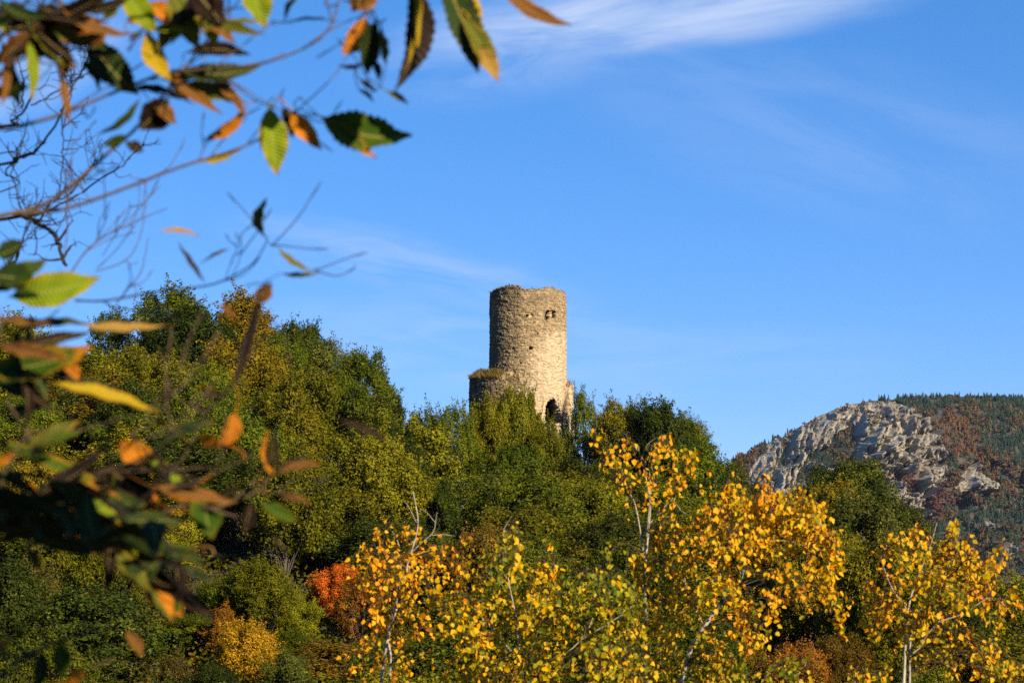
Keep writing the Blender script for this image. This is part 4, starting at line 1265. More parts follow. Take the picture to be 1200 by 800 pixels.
# ------------------------------------------------------------------ the chestnut the photographer stands under
def chest_mat(name, main, margin, tip, patch, trans=0.28, margin_at=0.55, tip_at=0.8):
    m, n, b, out = mat(name)
    uvn = n.new('ShaderNodeUVMap', uv_map='UVMap')
    s = n.new('ShaderNodeSeparateXYZ'); n.l.new(uvn.outputs[0], s.inputs[0])
    au = n.math('ABSOLUTE', n.math('SUBTRACT', n.math('MULTIPLY', s.outputs[0], 2.0), 1.0))
    tcx = n.new('ShaderNodeTexCoord')
    nz = n.noise(38.0, 5, 0.6, tcx.outputs['Object'])
    nb_ = n.math('MULTIPLY', n.math('SUBTRACT', nz, 0.5), 0.9)
    c = n.mix(n.maprange(n.math('ADD', au, nb_), margin_at, margin_at + 0.4), main, margin)
    c = n.mix(n.maprange(n.math('ADD', s.outputs[1], n.math('MULTIPLY', nb_, 0.5)), tip_at, tip_at + 0.2), c, tip)
    nz2 = n.noise(22.0, 4, 0.6, tcx.outputs['Object'])
    c = n.mix(n.math('MULTIPLY', n.maprange(nz2, 0.55, 0.66), 0.75), c, patch)
    # side veins, parallel and slanting forward
    wv = n.math('SINE', n.math('MULTIPLY', n.math('SUBTRACT', s.outputs[1], n.math('MULTIPLY', au, 0.09)), 120.0))
    c = n.mix(n.math('MULTIPLY', n.maprange(wv, 0.55, 1.0), 0.35), c, tuple(min(1, x * 1.7) for x in main))
    c = n.mix(n.maprange(au, 0.0, 0.06, 0.55, 0.0), c, (0.42, 0.32, 0.09))
    n.put(b.inputs['Base Color'], c)
    b.inputs['Roughness'].default_value = 0.55
    b.inputs['Specular IOR Level'].default_value = 0.10
    bp = n.new('ShaderNodeBump'); bp.inputs['Distance'].default_value = 0.002; bp.inputs['Strength'].default_value = 0.6
    n.put(bp.inputs['Height'], wv); n.l.new(bp.outputs[0], b.inputs['Normal'])
    tr = n.new('ShaderNodeBsdfTranslucent'); n.put(tr.inputs['Color'], c)
    mx = n.new('ShaderNodeMixShader'); mx.inputs[0].default_value = trans
    n.l.new(b.outputs[0], mx.inputs[1]); n.l.new(tr.outputs[0], mx.inputs[2])
    n.l.new(mx.outputs[0], out.inputs['Surface'])
    return m


CH = {
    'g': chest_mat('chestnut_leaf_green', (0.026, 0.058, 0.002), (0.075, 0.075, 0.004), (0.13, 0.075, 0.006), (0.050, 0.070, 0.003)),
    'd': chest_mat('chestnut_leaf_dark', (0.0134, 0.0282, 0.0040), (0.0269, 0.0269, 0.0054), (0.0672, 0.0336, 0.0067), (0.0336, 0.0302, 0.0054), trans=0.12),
    'go': chest_mat('chestnut_leaf_green_rusting', (0.026, 0.056, 0.002), (0.16, 0.10, 0.006), (0.36, 0.125, 0.005), (0.09, 0.075, 0.004), margin_at=0.42, tip_at=0.7),
    'l': chest_mat('chestnut_leaf_lime', (0.1478, 0.2016, 0.0067), (0.2688, 0.2150, 0.0094), (0.3696, 0.2150, 0.0134), (0.2016, 0.2016, 0.0081), trans=0.35),
    'y': chest_mat('chestnut_leaf_yellow', (0.3360, 0.2285, 0.0067), (0.3898, 0.2150, 0.0081), (0.3360, 0.1478, 0.0101), (0.2150, 0.2016, 0.0081), trans=0.35),
    'o': chest_mat('chestnut_leaf_orange', (0.4166, 0.1344, 0.0067), (0.4435, 0.1680, 0.0081), (0.3024, 0.0941, 0.0081), (0.2822, 0.0874, 0.0081), trans=0.32),
    'b': chest_mat('chestnut_leaf_brown', (0.1075, 0.0437, 0.0081), (0.1882, 0.0806, 0.0121), (0.1478, 0.0605, 0.0101), (0.0538, 0.0235, 0.0067), trans=0.18),
    'k': chest_mat('chestnut_leaf_blackish', (0.009, 0.0045, 0.002), (0.018, 0.008, 0.003), (0.022, 0.009, 0.003), (0.006, 0.003, 0.002), trans=0.05),  # near-black brown, hardly translucent
    't': chest_mat('chestnut_leaf_tan', (0.2688, 0.1579, 0.0302), (0.3091, 0.1747, 0.0336), (0.2419, 0.1210, 0.0269), (0.1344, 0.0672, 0.0134), trans=0.25),
    'v': chest_mat('chestnut_leaf_olive', (0.0672, 0.0773, 0.0067), (0.1613, 0.1142, 0.0101), (0.2150, 0.1142, 0.0101), (0.1075, 0.0806, 0.0081), trans=0.22),
}
CY = 3.4
chest = thing('chestnut_tree', 'chestnut tree at the left whose branches hang green, yellow and brown leaves over the view', 'tree', (-1.75, 3.5, float(ground(-1.75, 3.5))))
NS, NU = 26, 7


def cleaf_mesh(p0, p1, width, side, nrm, bend, curl, fold, r):
    """one toothed chestnut leaf from petiole to tip as vertices and quads"""
    v = np.linspace(0, 1, NS + 1); u = np.linspace(-1, 1, NU)
    Lg = np.linalg.norm(p1 - p0)
    ax = p0[None] + (p1 - p0)[None] * v[:, None] + side[None] * (bend * 4 * v * (1 - v))[:, None] + nrm[None] * (curl * Lg * 4 * v * (1 - v))[:, None]
    vv = np.clip((v - 0.06) / 0.94, 0, 1)
    wv = np.sin(np.pi * vv ** 0.85) ** 0.95 * (width / 2)
    wv = np.maximum(wv, width * 0.022)
    tooth = np.where(np.arange(NS + 1) % 2 == 0, 1.07, 0.92)
    tw = r.normal(0, .5)
    V = np.zeros((NS + 1, NU, 3))
    for j, uu in enumerate(u):
        wj = wv * uu * (tooth if abs(uu) > 0.95 else 1.0)
        ang = tw * (v - .5)
        s_ = side[None] * np.cos(ang)[:, None] + nrm[None] * np.sin(ang)[:, None]
        n_ = nrm[None] * np.cos(ang)[:, None] - side[None] * np.sin(ang)[:, None]
        lift = fold * np.abs(wj) + 0.05 * width * np.sin(v * 21 + j) * abs(uu) * (vv > 0)
        V[:, j] = ax + s_ * wj[:, None] + n_ * lift[:, None]
    I = np.arange((NS + 1) * NU).reshape(NS + 1, NU)
    Q = np.stack([I[:-1, :-1], I[:-1, 1:], I[1:, 1:], I[1:, :-1]], -1).reshape(-1, 4)
    UV = np.stack([np.broadcast_to(u[None] * .5 + .5, (NS + 1, NU)), np.broadcast_to(v[:, None], (NS + 1, NU))], -1).reshape(-1, 2)
    return V.reshape(-1, 3), Q, UV


lrng = np.random.default_rng(99)


SPARE = []


def cleaf(x0, y0, x1, y1, w_, col, roll=20, bend=0, depth=CY, dd=0.0, fold=0.25, curl=0.0, spare=False):
    depth = 3.4 - (3.4 - depth) * 0.5
    p0 = at(x0, y0, depth); p1 = at(x1, y1, depth + dd)
    a = norm(p1 - p0); view = norm((p0 + p1) / 2)
    s = norm(np.cross(a, view)); nn = np.cross(s, a)
    ca, sa = math.cos(R(roll)), math.sin(R(roll))
    side = s * ca + nn * sa; nrm = np.cross(side, a)
    if nrm @ view > 0:
        nrm = -nrm; side = -side
    curl = curl + lrng.normal(0, .06); fold = lrng.uniform(.12, .5)
    V, Q, UV = cleaf_mesh(p0, p1, 0.92 * w_ / F * depth, side, nrm, (bend / F * depth) * (1 if side @ s > 0 else -1), curl, fold, lrng)
    W = np.concatenate(WOOD); j = np.argmin(np.linalg.norm(W - (p0 - a * .03), axis=1)); gap = np.linalg.norm(W[j] - p0)
    if gap < 0.055:                                       # its stalk
        st = smooth_path([W[j], (W[j] + p0) / 2 - a * gap * .25 + np.array([0, 0, .06 * gap]), p0, p0 + a * .012], 10)
        Bp = MB(); Bp.tube(st, np.linspace(.0010, .0008, 10), 5)
        Q = np.concatenate([Q, Bp.Q[0] + len(V)]); V = np.concatenate([V, Bp.V[0]])
        UV = np.concatenate([UV, np.tile([[.3, .3]], (len(Bp.V[0]), 1))])
    org = np.array(chest.location)
    if spare:
        SPARE.append((V - org, Q, UV, col)); return
    obj('leaf', mesh_np('chestnut_leaf', V - org, Q, uv=UV, smooth=True), CH[col], chest)


LEAVES = [
    # crowd in the top left corner
    (102, 44, 162, 112, 46, 'd', 15, -4, 3.2), (118, 46, 158, 100, 34, 'g', 50, -4, 3.25), (140, -14, 184, 38, 36, 'l', 15, 0, 3.0), (172, 34, 201, 96, 30, 'y', 15, -6, 3.1),
    (20, 30, 128, 27, 24, 'b', 40, 4, 3.0), (68, 18, 104, 54, 46, 'b', 20, 0, 3.0), (40, 34, -8, 76, 30, 'b', 25, 0, 2.9), (36, 100, -14, 112, 24, 'd', 30, 0, 2.9),
    (198, -12, 232, 58, 40, 'v', 20, 0, 3.1), (228, -12, 252, 56, 40, 'l', 25, 0, 3.15), (222, -16, 262, 30, 44, 'k', 30, 0, 3.0), (290, -22, 309, 34, 40, 'l', 15, 0, 3.2),
    (252, 31, 304, 27, 18, 'v', 68, 0, 3.3), (333, 25, 362, -12, 15, 'v', 60, 8, 3.4), (334, 27, 398, 27, 12, 'd', 72, 0, 3.4), (172, 4, 196, 30, 30, 'o', 30, 0, 3.2),
    (100, 16, 150, 2, 20, 'k', 40, 0, 2.9), (0, 34, 56, 24, 30, 'k', 30, 0, 2.9), (-10, 10, 12, 40, 24, 'l', 30, 0, 2.9), (120, 24, 140, 6, 18, 'v', 30, 0, 3.2), (148, 26, 168, 18, 16, 'b', 30, 0, 3.1), (150, 50, 168, 34, 9, 'd', 60, 0, 3.3),
    # hanging in the middle of the top edge
    (314, 122, 324, 206, 40, 'l', 15, 0, 3.4), (340, 127, 377, 176, 26, 'o', 20, -3, 3.4), (331, 124, 343, 162, 24, 'k', 40, 0, 3.45), (374, 136, 483, 160, 54, 'g', 25, -14, 3.4), (374, 136, 441, 186, 30, 'go', 45, -4, 3.35),
    (190, 116, 289, 122, 34, 'v', 40, 6, 3.3), (191, 112, 280, 116, 16, 't', 55, 6, 3.28), (290, 124, 238, 165, 20, 'o', 35, 4, 3.4), (236, 190, 286, 172, 18, 'y', 55, -2, 3.4), (198, 114, 164, 152, 46, 'k', 25, 0, 3.2), (176, 118, 206, 146, 24, 'b', 40, 0, 3.2),
    (165, 112, 112, 158, 16, 'g', 50, 4, 3.1), (150, 158, 120, 172, 15, 'g', 30, 0, 3.1), (146, 166, 168, 178, 20, 'k', 40, 0, 3.15),
    (430, 18, 400, 64, 34, 'o', 20, 6, 3.2), (441, 22, 430, 88, 36, 'd', 35, -6, 3.2), (446, 30, 452, 76, 24, 'v', 60, 0, 3.2), (436, 68, 444, 96, 14, 'k', 40, 0, 3.2), (428, 74, 396, 77, 10, 'b', 50, 0, 3.2),
    (421, 92, 442, 108, 12, 'o', 50, 0, 3.3), (420, 104, 438, 120, 9, 'k', 50, 0, 3.3), (452, 106, 479, 122, 13, 'v', 45, 0, 3.3),
    (482, -30, 462, 106, 40, 'k', 20, 16, 3.1), (484, -30, 470, 84, 15, 'y', 30, 14, 3.08), (512, -34, 560, 86, 46, 'd', 20, 8, 3.1), (520, -38, 566, 40, 34, 'y', 35, 6, 3.12), (540, 16, 584, 96, 30, 'v', 30, 0, 3.1), (562, 52, 584, 96, 24, 't', 20, 0, 3.08),
    (578, -26, 670, 30, 24, 'b', 35, -4, 3.1), (436, -22, 412, 14, 40, 'b', 25, 0, 3.0),
    # curled leaves along the long twig
    (312, 279, 313, 232, 26, 'v', 55, 10, 3.6), (184, 271, 234, 277, 14, 't', 62, 8, 3.6), (207, 282, 240, 331, 12, 'k', 55, -3, 3.6), (271, 291, 234, 310, 9, 't', 62, -6, 3.7),
    (325, 288, 367, 318, 16, 'v', 58, -12, 3.6), (329, 320, 376, 319, 14, 'v', 62, -3, 3.6), (319, 330, 299, 356, 24, 'b', 30, 0, 3.2), (305, 340, 272, 458, 16, 'k', 45, 10, 2.7), (255, 356, 277, 374, 13, 'b', 50, 0, 3.2),
    # left edge, close and blurred
    (8, 348, 118, 326, 48, 'l', 20, -6, 2.9), (-8, 345, 56, 304, 36, 'g', 45, 0, 2.9), (-12, 322, 44, 330, 40, 'd', 30, 0, 2.9), (-8, 300, 30, 282, 28, 'd', 30, 0, 2.9), (92, 380, 197, 381, 18, 't', 50, -6, 2.8),
    (-26, 436, 110, 406, 44, 'go', 25, -8, 2.6), (-20, 446, 80, 430, 30, 'd', 45, -4, 2.6), (56, 448, 187, 484, 26, 'y', 55, 10, 2.6), (60, 450, 160, 480, 28, 'd', 40, 14, 2.62), (72, 426, 92, 448, 26, 'o', 25, 0, 2.7),
    (138, 516, 188, 542, 34, 'o', 20, -6, 2.8), (277, 480, 253, 524, 26, 'o', 30, 6, 2.8), (258, 518, 232, 512, 24, 'o', 40, 0, 2.8), (262, 463, 230, 453, 12, 'o', 50, 0, 2.8), (240, 524, 268, 524, 12, 'k', 50, 0, 2.8),
    (317, 500, 321, 558, 18, 'o', 50, -7, 2.8), (322, 502, 326, 552, 14, 'k', 50, -6, 2.8), (320, 556, 380, 543, 15, 'b', 45, 4, 2.8), (326, 580, 366, 591, 13, 'b', 45, 0, 2.8), (302, 588, 350, 611, 24, 'g', 40, -4, 2.8), (294, 588, 286, 624, 24, 'k', 40, 0, 2.8),
    (230, 568, 198, 582, 24, 'o', 30, 0, 2.8), (238, 566, 248, 632, 46, 'g', 20, 0, 2.8), (-20, 512, 142, 584, 26, 'go', 45, -6, 2.7), (62, 594, 102, 628, 18, 'l', 40, 4, 2.8), (136, 612, 164, 602, 18, 'g', 40, 0, 2.8), (150, 628, 168, 618, 14, 'o', 40, 0, 2.8), (176, 628, 203, 623, 13, 'o', 45, 0, 2.8),
    (205, 652, 213, 702, 22, 'k', 30, 0, 2.8), (148, 673, 188, 680, 13, 'k', 50, 0, 2.8), (186, 690, 214, 722, 26, 'go', 30, 0, 2.8), (146, 738, 167, 770, 19, 'b', 40, 0, 2.8), (70, 750, 71, 794, 26, 'g', 25, 0, 2.7), (50, 760, 44, 810, 24, 'd', 35, 0, 2.7),
    (392, 489, 456, 517, 16, 'k', 50, 4, 2.2), (-6, 758, 14, 750, 14, 'o', 40, 0, 2.8), (80, 800, 100, 786, 18, 'o', 30, 0, 2.8),
]
# limbs and twigs: bearing/elevation paths, end radii in pixels, depth
m_bl = BARK_PALE


twr = np.random.default_rng(404)
WOOD = []


def limb(pts, r0, r1, depth=CY, dark=False, n=22, name='branch', to_trunk=False):
    depth = 3.4 - (3.4 - depth) * (0.5 if depth < 3.4 else 1)
    P = np.array([at(q[0], q[1], depth + (q[2] if len(q) > 2 else 0)) for q in pts])
    if to_trunk:
        P = np.vstack([[-1.72, 3.5, P[0][2] - 0.25], P])
    P = smooth_path(P, n)
    WOOD.append(P[3:])
    B = MB()
    r0, r1 = r0 * .72, r1 * .72
    B.tube(P - np.array(chest.location), np.linspace(r0, r1, n) * depth / F, 7, knob=0.06)
    Lp = np.linalg.norm(P[-1] - P[0])
    for k in range(int(2 + 6 * Lp)):
        i_ = twr.integers(3, n)
        dr = norm(norm(P[min(i_ + 1, n - 1)] - P[i_ - 1]) * .8 + twr.normal(0, .6, 3) + np.array([.1, 0, .15]))
        lg = twr.uniform(.03, .16)
        tw = smooth_path([P[i_], P[i_] + dr * lg * .5 + twr.normal(0, .006, 3), P[i_] + dr * lg + np.array([0, 0, twr.uniform(-.1, .25) * lg])], 9)
        tw = tw + np.cumsum(twr.normal(0, .0012, tw.shape), 0) * np.linspace(0, 1, 9)[:, None]
        rt = np.linspace(min(.0022, max(r1 * depth / F, .0012)), .0007, 9); rt[-2] *= 1.9                 # a bud near the tip
        WOOD.append(tw[2:])
        B.tube(tw - np.array(chest.location), rt, 5)
    obj(name, B.build(name, True), BARK_DARK if dark else m_bl, chest)


for a_ in [
    ([(-60, 270), (30, 248), (75, 225), (120, 185), (160, 150), (200, 100), (240, 50), (268, 10)], 4.6, 1.6, 3.4, False, True),
    ([(20, 251), (75, 245), (140, 223), (210, 196), (262, 180), (300, 165), (328, 140), (350, 128)], 3.2, 1.0, 3.4, False, False),
    ([(-60, 165), (0, 153), (70, 135), (130, 110), (200, 85), (285, 78), (340, 64), (385, 36), (402, -20)], 3.8, 1.6, 3.2, False, True),
    ([(-60, 40), (-10, 30), (40, 20), (130, 3), (200, -20)], 5.0, 2.5, 2.9, True, True), ([(-40, 110), (0, 88), (30, 40), (62, -20)], 4.5, 2.5, 2.9, True, False), ([(-20, 70), (40, -10)], 3.5, 2.5, 2.9, True, False),
    ([(150, 60), (172, 30), (200, 20), (230, -10)], 2.0, 1.2, 3.1, True, False), ([(200, 100), (200, 85), (198, 112)], 1.6, 1.0, 3.2, False, False), ([(240, 80), (275, 100), (300, 118), (340, 132), (376, 136)], 1.7, .9, 3.4, False, False),
    ([(232, 190), (240, 172), (250, 160), (290, 124)], 1.2, .8, 3.4, False, False), ([(402, 0), (424, 8), (434, 20)], 1.6, 1.0, 3.2, True, False), ([(446, 24), (452, 70), (446, 100), (430, 112)], 1.0, .6, 3.25, False, False),
    ([(88, 352), (125, 352), (180, 342), (240, 335), (270, 325), (297, 308), (312, 284), (312, 278)], 2.0, .9, 3.6, True, False), ([(264, 328), (270, 310), (278, 290), (276, 270)], .8, .5, 3.6, True, False), ([(272, 324), (280, 305), (282, 285), (277, 274)], .8, .5, 3.6, True, False),
    ([(120, 352), (135, 362), (148, 373)], 1.4, .9, 3.6, True, False), ([(330, 320), (316, 328), (308, 350), (296, 400), (280, 440), (235, 492), (170, 535), (110, 600)], .7, 1.3, 2.7, True, False),
    ([(312, 279), (318, 288), (326, 288)], .5, .5, 3.6, True, False), ([(366, 316), (372, 318)], .6, .6, 3.6, True, False),
    ([(-60, 575), (0, 556), (60, 560), (130, 590), (200, 640)], 6.0, 2.4, 2.7, True, True), ([(-60, 596), (60, 606), (150, 640), (205, 665)], 5.0, 1.8, 2.7, True, True), ([(120, 640), (180, 606), (216, 592), (255, 594), (300, 576), (316, 560)], 2.6, 2.0, 2.8, False, False),
    ([(300, 576), (322, 578), (330, 582)], 1.4, .8, 2.8, False, False), ([(60, 590), (110, 556), (170, 536), (205, 516)], 1.5, 1.1, 2.7, False, False), ([(180, 572), (208, 545), (228, 512), (238, 488), (250, 470)], 1.7, .9, 2.8, False, False),
    ([(155, 512), (178, 478), (202, 446), (222, 412)], 1.4, .8, 2.6, False, False), ([(170, 506), (200, 466), (232, 440)], 1.3, .7, 2.6, False, False), ([(160, 520), (196, 500), (236, 470), (262, 462)], 1.4, .7, 2.6, False, False), ([(186, 570), (232, 562), (270, 545), (312, 528)], 1.5, .9, 2.8, False, False),
    ([(150, 622), (160, 645), (178, 662), (208, 680)], 2.2, 1.4, 2.8, False, False), ([(-60, 810), (0, 788), (34, 768), (76, 750), (100, 742), (132, 735)], 3.4, 1.0, 2.7, True, True), ([(-10, 745), (14, 775), (40, 805)], 1.8, 1.4, 2.7, False, False), ([(-10, 720), (8, 738), (30, 768)], 1.6, 1.0, 2.7, True, False),
    ([(64, 352), (92, 306), (112, 284), (140, 268), (176, 252), (196, 244)], 1.6, .7, 4.2, False, False), ([(112, 284), (122, 262), (128, 244)], 1.0, .6, 4.2, True, False), ([(112, 318), (142, 308), (158, 292), (168, 262), (169, 230), (172, 210)], 1.1, .6, 4.2, False, False),
    ([(136, 356), (152, 336), (166, 316), (174, 278)], 1.3, .7, 4.2, False, False), ([(74, 306), (78, 280), (80, 240), (84, 190), (84, 160)], 1.2, .7, 4.4, False, False), ([(120, 300), (150, 250), (152, 236)], .7, .5, 4.4, True, False), ([(168, 210), (172, 236), (160, 262), (140, 268)], .7, .5, 4.2, False, False),
    ([(8, 470), (22, 492), (40, 520), (46, 535)], 2.2, 1.6, 2.6, False, False), ([(30, 412), (0, 405)], 2.0, 2.0, 2.6, False, False), ([(4, 408), (20, 396), (30, 378)], 1.8, 1.2, 3.0, False, False),
]:
    limb(a_[0], a_[1], a_[2], a_[3], a_[4], to_trunk=a_[5])

LEAVES.sort(key=lambda q: -q[4] * math.hypot(q[0] - q[2], q[1] - q[3]))
for k, L_ in enumerate(LEAVES):
    cleaf(*L_, spare=k >= 100)
for L_ in [  # smaller, hidden or shaded ones
    (0, 62, 46, 40, 28, 'k', 25, 0, 2.9), (18, 46, 76, 62, 28, 'b', 35, 0, 2.9), (62, 28, 28, 66, 26, 'k', 30, 0, 2.9), (78, 48, 74, 92, 22, 'k', 40, 0, 3.0), (126, 30, 92, 56, 24, 'b', 30, 0, 3.0), (202, 16, 184, 62, 22, 'v', 30, 0, 3.1),
    (216, 8, 200, 52, 20, 'l', 40, 0, 3.1), (256, -4, 238, 40, 24, 'v', 30, 0, 3.1), (236, -12, 214, 36, 30, 'k', 25, 0, 3.1), (166, -8, 150, 24, 20, 'y', 35, 0, 3.1), (96, 70, 116, 108, 20, 'd', 45, 0, 3.2), (-6, 8, 40, 20, 26, 'k', 30, 0, 2.9), (40, 6, 88, 26, 24, 'k', 40, 0, 2.9),
    (-6, 332, 62, 350, 26, 'd', 40, 0, 2.9), (-10, 372, 62, 377, 16, 'b', 50, 0, 2.9), (-10, 442, 42, 470, 28, 'd', 30, 0, 2.7), (0, 482, 62, 470, 16, 'k', 40, 0, 2.8), (24, 520, -8, 548, 16, 'o', 45, 0, 2.8), (60, 546, 96, 562, 16, 'b', 40, 0, 2.8),
    (90, 562, 142, 555, 16, 'k', 45, 0, 2.8), (100, 578, 152, 558, 24, 'd', 40, 0, 2.8), (126, 543, 192, 596, 34, 'k', 25, -4, 2.8), (122, 592, 94, 574, 14, 'y', 45, 0, 2.8), (138, 600, 202, 642, 24, 'k', 30, 0, 2.8), (204, 600, 170, 588, 18, 'o', 40, 0, 2.8), (186, 574, 158, 592, 16, 'o', 45, 0, 2.8),
    (18, 564, 46, 577, 17, 'o', 40, 0, 2.8), (72, 560, 100, 572, 15, 'y', 45, 0, 2.8), (150, 642, 188, 624, 16, 'k', 45, 0, 2.8), (217, 640, 188, 656, 16, 'b', 45, 0, 2.8), (232, 640, 204, 652, 12, 't', 50, 0, 2.8), (108, 600, 172, 622, 24, 'k', 30, 0, 2.8),
    (30, 640, 46, 668, 18, 'v', 40, 0, 2.8), (40, 600, 60, 640, 26, 'd', 30, 0, 2.8), (165, 690, 152, 660, 10, 'k', 50, 0, 2.8), (104, 690, 112, 700, 9, 'o', 30, 0, 2.8), (168, 520, 150, 500, 12, 'y', 50, 0, 2.8), (195, 500, 180, 488, 12, 'b', 50, 0, 2.8),
]:
    cleaf(*L_, spare=True)

W_ = np.concatenate(WOOD); wx_, wy_ = proj(W_)
for (x0_, x1_, y0_, y1_, cnt_, colsel) in ((-15, 190, 530, 680, 44, 'kkkkkkkddddgvol'), (-15, 250, -15, 105, 30, 'kkkkbbbdvvl'), (-15, 60, 270, 480, 14, 'kkddbv'), (180, 330, 560, 620, 3, 'kkb')):
    pool = np.where((wx_ > x0_) & (wx_ < x1_) & (wy_ > y0_) & (wy_ < y1_))[0]
    for k in range(cnt_):
        i_ = lrng.choice(pool); dep_ = float(W_[i_][1])
        lg_ = lrng.uniform(45, 105); an_ = lrng.normal(.55, .75)
        bx0, by0 = wx_[i_] + lrng.normal(0, 5), wy_[i_] + lrng.normal(0, 5)
        cleaf(bx0, by0, bx0 + lg_ * math.cos(an_), by0 + lg_ * math.sin(an_), lg_ * lrng.uniform(.2, .32), colsel[lrng.integers(len(colsel))],
              lrng.uniform(20, 65), lrng.normal(0, 6), 3.4 - (3.4 - dep_) * 2, lrng.normal(0, .03), spare=True)

# trunk and the limb that arches overhead, out of frame
org = np.array(chest.location)
B = MB()
tr_ = smooth_path([[-1.75, 3.5, org[2] - .3], [-1.74, 3.5, -1.2], [-1.72, 3.5, 0.1], [-1.7, 3.45, 1.3], [-1.6, 3.5, 2.6]], 24)
B.tube(tr_ - org, np.linspace(.15, .06, 24), 14, knob=.04)
obj('trunk', B.build('chestnut_trunk', True), BARK, chest)
B = MB()
arch = smooth_path([[-1.72, 3.5, 0.9], [-1.3, 3.3, 1.15], [-0.6, 3.1, 1.22], [0.1, 2.9, 1.2], [0.5, 2.4, 1.25], [0.8, 1.9, 1.2]], 30)
B.tube(arch - org, np.linspace(.035, .008, 30), 8, knob=.05)
obj('limb', B.build('limb', True), BARK, chest)
for tx_ in [(-0.06, 3.15, 0.80), (-0.15, 3.1, .83), (-0.22, 3.2, .82), (-0.02, 3.1, .85), (-0.36, 3.1, .86)]:
    B = MB()
    q0 = arch[np.argmin(np.abs(arch[:, 0] - tx_[0]))]
    B.tube(smooth_path([q0, (q0 + np.array(tx_)) / 2 + np.array([.02, .03, .03]), np.array(tx_)], 10) - org, np.linspace(.005, .002, 10), 6)
    obj('branch', B.build('branch', True), BARK_DARK, chest)

# the rest of its foliage: the shaded cluster at the left and what hangs outside the frame
BV, BQ, BU, BT, nv_ = [], [], [], [], 0
def more_leaf(p, a, nrm, Lg, W):
    global nv_
    a = norm(np.array(a)); nrm = norm(np.array(nrm) - a * (np.array(nrm) @ a)); side = np.cross(nrm, a)
    V, Q, UV = cleaf_mesh(np.array(p), np.array(p) + a * Lg, W, side, nrm, lrng.normal(0, .008), lrng.normal(0, .06), lrng.uniform(.1, .5), lrng)
    BV.append(V - org); BQ.append(Q + nv_); BU.append(UV); nv_ += len(V)


sv_ = np.array(SUNV)
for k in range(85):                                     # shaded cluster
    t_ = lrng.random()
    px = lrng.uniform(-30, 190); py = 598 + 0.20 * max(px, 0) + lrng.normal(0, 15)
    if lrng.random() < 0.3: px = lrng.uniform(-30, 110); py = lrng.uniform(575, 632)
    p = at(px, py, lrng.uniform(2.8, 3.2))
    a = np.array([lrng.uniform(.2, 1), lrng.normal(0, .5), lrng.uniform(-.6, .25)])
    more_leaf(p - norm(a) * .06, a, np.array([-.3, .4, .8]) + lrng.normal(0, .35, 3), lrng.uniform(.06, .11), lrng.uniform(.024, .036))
cnt = 0
while cnt < 150:                                        # leaves on the overhead limb that shade it
    c0 = at(lrng.uniform(-60, 185), lrng.uniform(570, 650), 2.85)
    p = c0 + sv_ * lrng.uniform(1.55, 2.5) + lrng.normal(0, .02, 3)
    q = proj(p)
    if -60 < q[0] < 1260 and q[1] > -70:
        continue
    a = norm(lrng.normal(size=3) + np.array([0, 0, -.5]))
    more_leaf(p - a * .06, a, sv_ + lrng.normal(0, .5, 3), .14, .05); cnt += 1
cnt = 0
while cnt < 150:                                        # crown to the left, outside the frame
    p = np.array([lrng.uniform(-2.6, -0.85), lrng.uniform(2.7, 4.3), lrng.uniform(-.6, 2.2)])
    q = proj(p)
    if q[0] > -70:
        continue
    a = norm(lrng.normal(size=3) + np.array([0, 0, -.6]))
    more_leaf(p, a, np.array([0, 0, 1]) + lrng.normal(0, .5, 3), lrng.uniform(.1, .16), .045); cnt += 1
nd_ = sum(len(q) for q in BQ)
cols_ = ['d'] + sorted({q[3] for q in SPARE} - {'d'})
mi_ = [np.zeros(nd_, np.int32)]
for V, Q, UV, cl in SPARE:
    BV.append(V); BQ.append(Q + nv_); BU.append(UV); nv_ += len(V)
    mi_.append(np.full(len(Q), cols_.index(cl), np.int32))
me = mesh_np('foliage', np.concatenate(BV), np.concatenate(BQ), uv=np.concatenate(BU), smooth=True)
for cl in cols_:
    me.materials.append(CH[cl])
me.polygons.foreach_set('material_index', np.concatenate(mi_))
o = obj('foliage', me, CH['d'], chest)
o['kind'] = 'stuff'

# ------------------------------------------------------------------ a bare tree farther back, its dark twigs in the upper left
bare = thing('bare_tree', 'bare dark tree with fine leafless twigs behind the chestnut branches at upper left', 'tree', (-2.6, 7.2, float(ground(-2.6, 7.2))))
borg = np.array(bare.location); brng = np.random.default_rng(17)
BY = 7.0
B = MB(); B.tube(smooth_path([[-2.6, 7.2, borg[2] - .3], [-2.58, 7.2, -1.5], [-2.5, 7.1, 0.3], [-2.4, 7.1, 1.8]], 18) - borg, np.linspace(.09, .025, 18), 10, knob=.04)
obj('trunk', B.build('bare_trunk', True), BARK_DARK, bare)


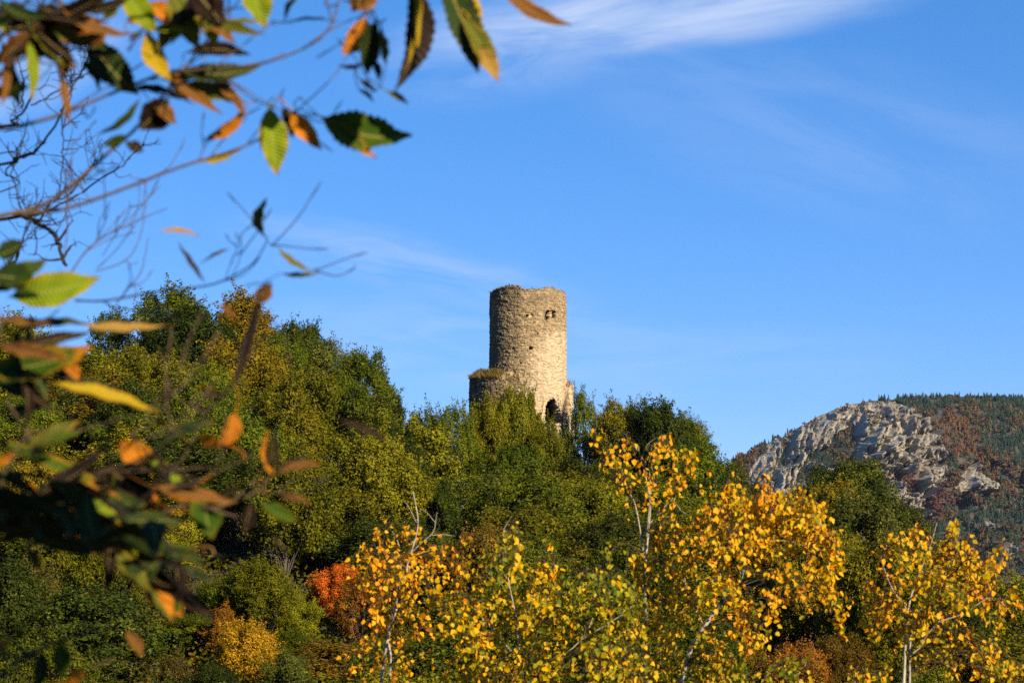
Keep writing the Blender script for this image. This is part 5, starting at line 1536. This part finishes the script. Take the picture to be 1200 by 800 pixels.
def bare_branch(pts, r0, r1, ntw, lenpx=34, up=0.6):
    P = np.array([at(q[0], q[1], BY + brng.normal(0, .12)) for q in pts])
    if pts[0][0] <= 0:
        P = np.vstack([[-2.52, 7.12, P[0][2] - .12], P])
    P = smooth_path(P, 40)
    P = P + np.cumsum(brng.normal(0, .0022, P.shape), 0)
    B = MB(); B.tube(P - borg, np.linspace(r0, r1, 40) * BY / F, 6, knob=.1)
    d = norm(P[-1] - P[-8])
    for k in range(ntw):
        i = brng.integers(6, 39)
        q = P[i]
        a = norm(norm(P[min(i + 1, 39)] - P[i - 1]) * .6 + np.array([brng.normal(0, .8), brng.normal(0, .4), brng.normal(up, .6)]))
        Lg = brng.uniform(.4, 1.3) * lenpx / F * BY
        Tq = smooth_path([q, q + a * Lg * .5 + brng.normal(0, .008, 3), q + a * Lg + np.array([0, 0, .15 * Lg])], 10)
        Tq = Tq + np.cumsum(brng.normal(0, .0012, Tq.shape), 0)
        B.tube(Tq - borg, np.linspace(max(r1 * .9, .55), .35, 10) * BY / F, 5, knob=.12)
        for j in range(brng.integers(0, 4)):
            e = Tq[brng.integers(3, 10)]
            a2 = norm(a + brng.normal(0, .8, 3))
            B.tube(np.array([e, e + a2 * .012 + brng.normal(0, .002, 3), e + a2 * brng.uniform(.02, .05)]) - borg, np.array([.5, .5, .35]) * BY / F, 4)
    obj('branch', B.build('branch', True), BARK_DARK, bare)


for a_ in [([(-10, 196), (20, 186), (48, 178), (72, 150), (92, 110), (104, 88), (106, 80)], 1.7, .6, 8), ([(-6, 150), (15, 140), (36, 118), (42, 80), (48, 52), (49, 16)], 1.3, .5, 7), ([(50, 46), (60, 58), (70, 72), (75, 110), (72, 150)], .5, .8, 4),
           ([(20, 68), (24, 90), (26, 112), (27, 130)], .5, .8, 3), ([(36, 124), (60, 114), (84, 98), (99, 88), (100, 78)], .8, .4, 5), ([(84, 76), (85, 92), (82, 106), (80, 126)], .5, .7, 3), ([(70, 128), (69, 165), (66, 200), (65, 225)], .7, .6, 4),
           ([(-6, 255), (30, 252), (62, 240), (94, 222), (128, 198), (146, 178), (162, 164)], 1.5, .5, 9), ([(16, 252), (40, 268), (58, 292), (72, 322)], 2.4, 1.6, 4), ([(64, 235), (84, 226), (96, 204), (104, 190), (110, 194)], .8, .4, 6),
           ([(-4, 180), (8, 200), (14, 210), (20, 242)], .7, .6, 4), ([(-6, 290), (14, 300), (24, 280), (38, 268)], 1.0, .5, 6), ([(4, 320), (14, 310), (30, 290), (48, 262), (70, 252)], .9, .4, 7), ([(-5, 225), (10, 200), (24, 170), (30, 140)], .8, .4, 5),
           ([(40, 300), (40, 276), (38, 256), (50, 240)], .6, .4, 6), ([(52, 262), (66, 262), (72, 248)], .6, .4, 5), ([(74, 184), (80, 200), (94, 218)], .7, .5, 3)]:
    bare_branch(a_[0], a_[1] * 1.3, a_[2] * 1.3, int(a_[3] * 1.5))
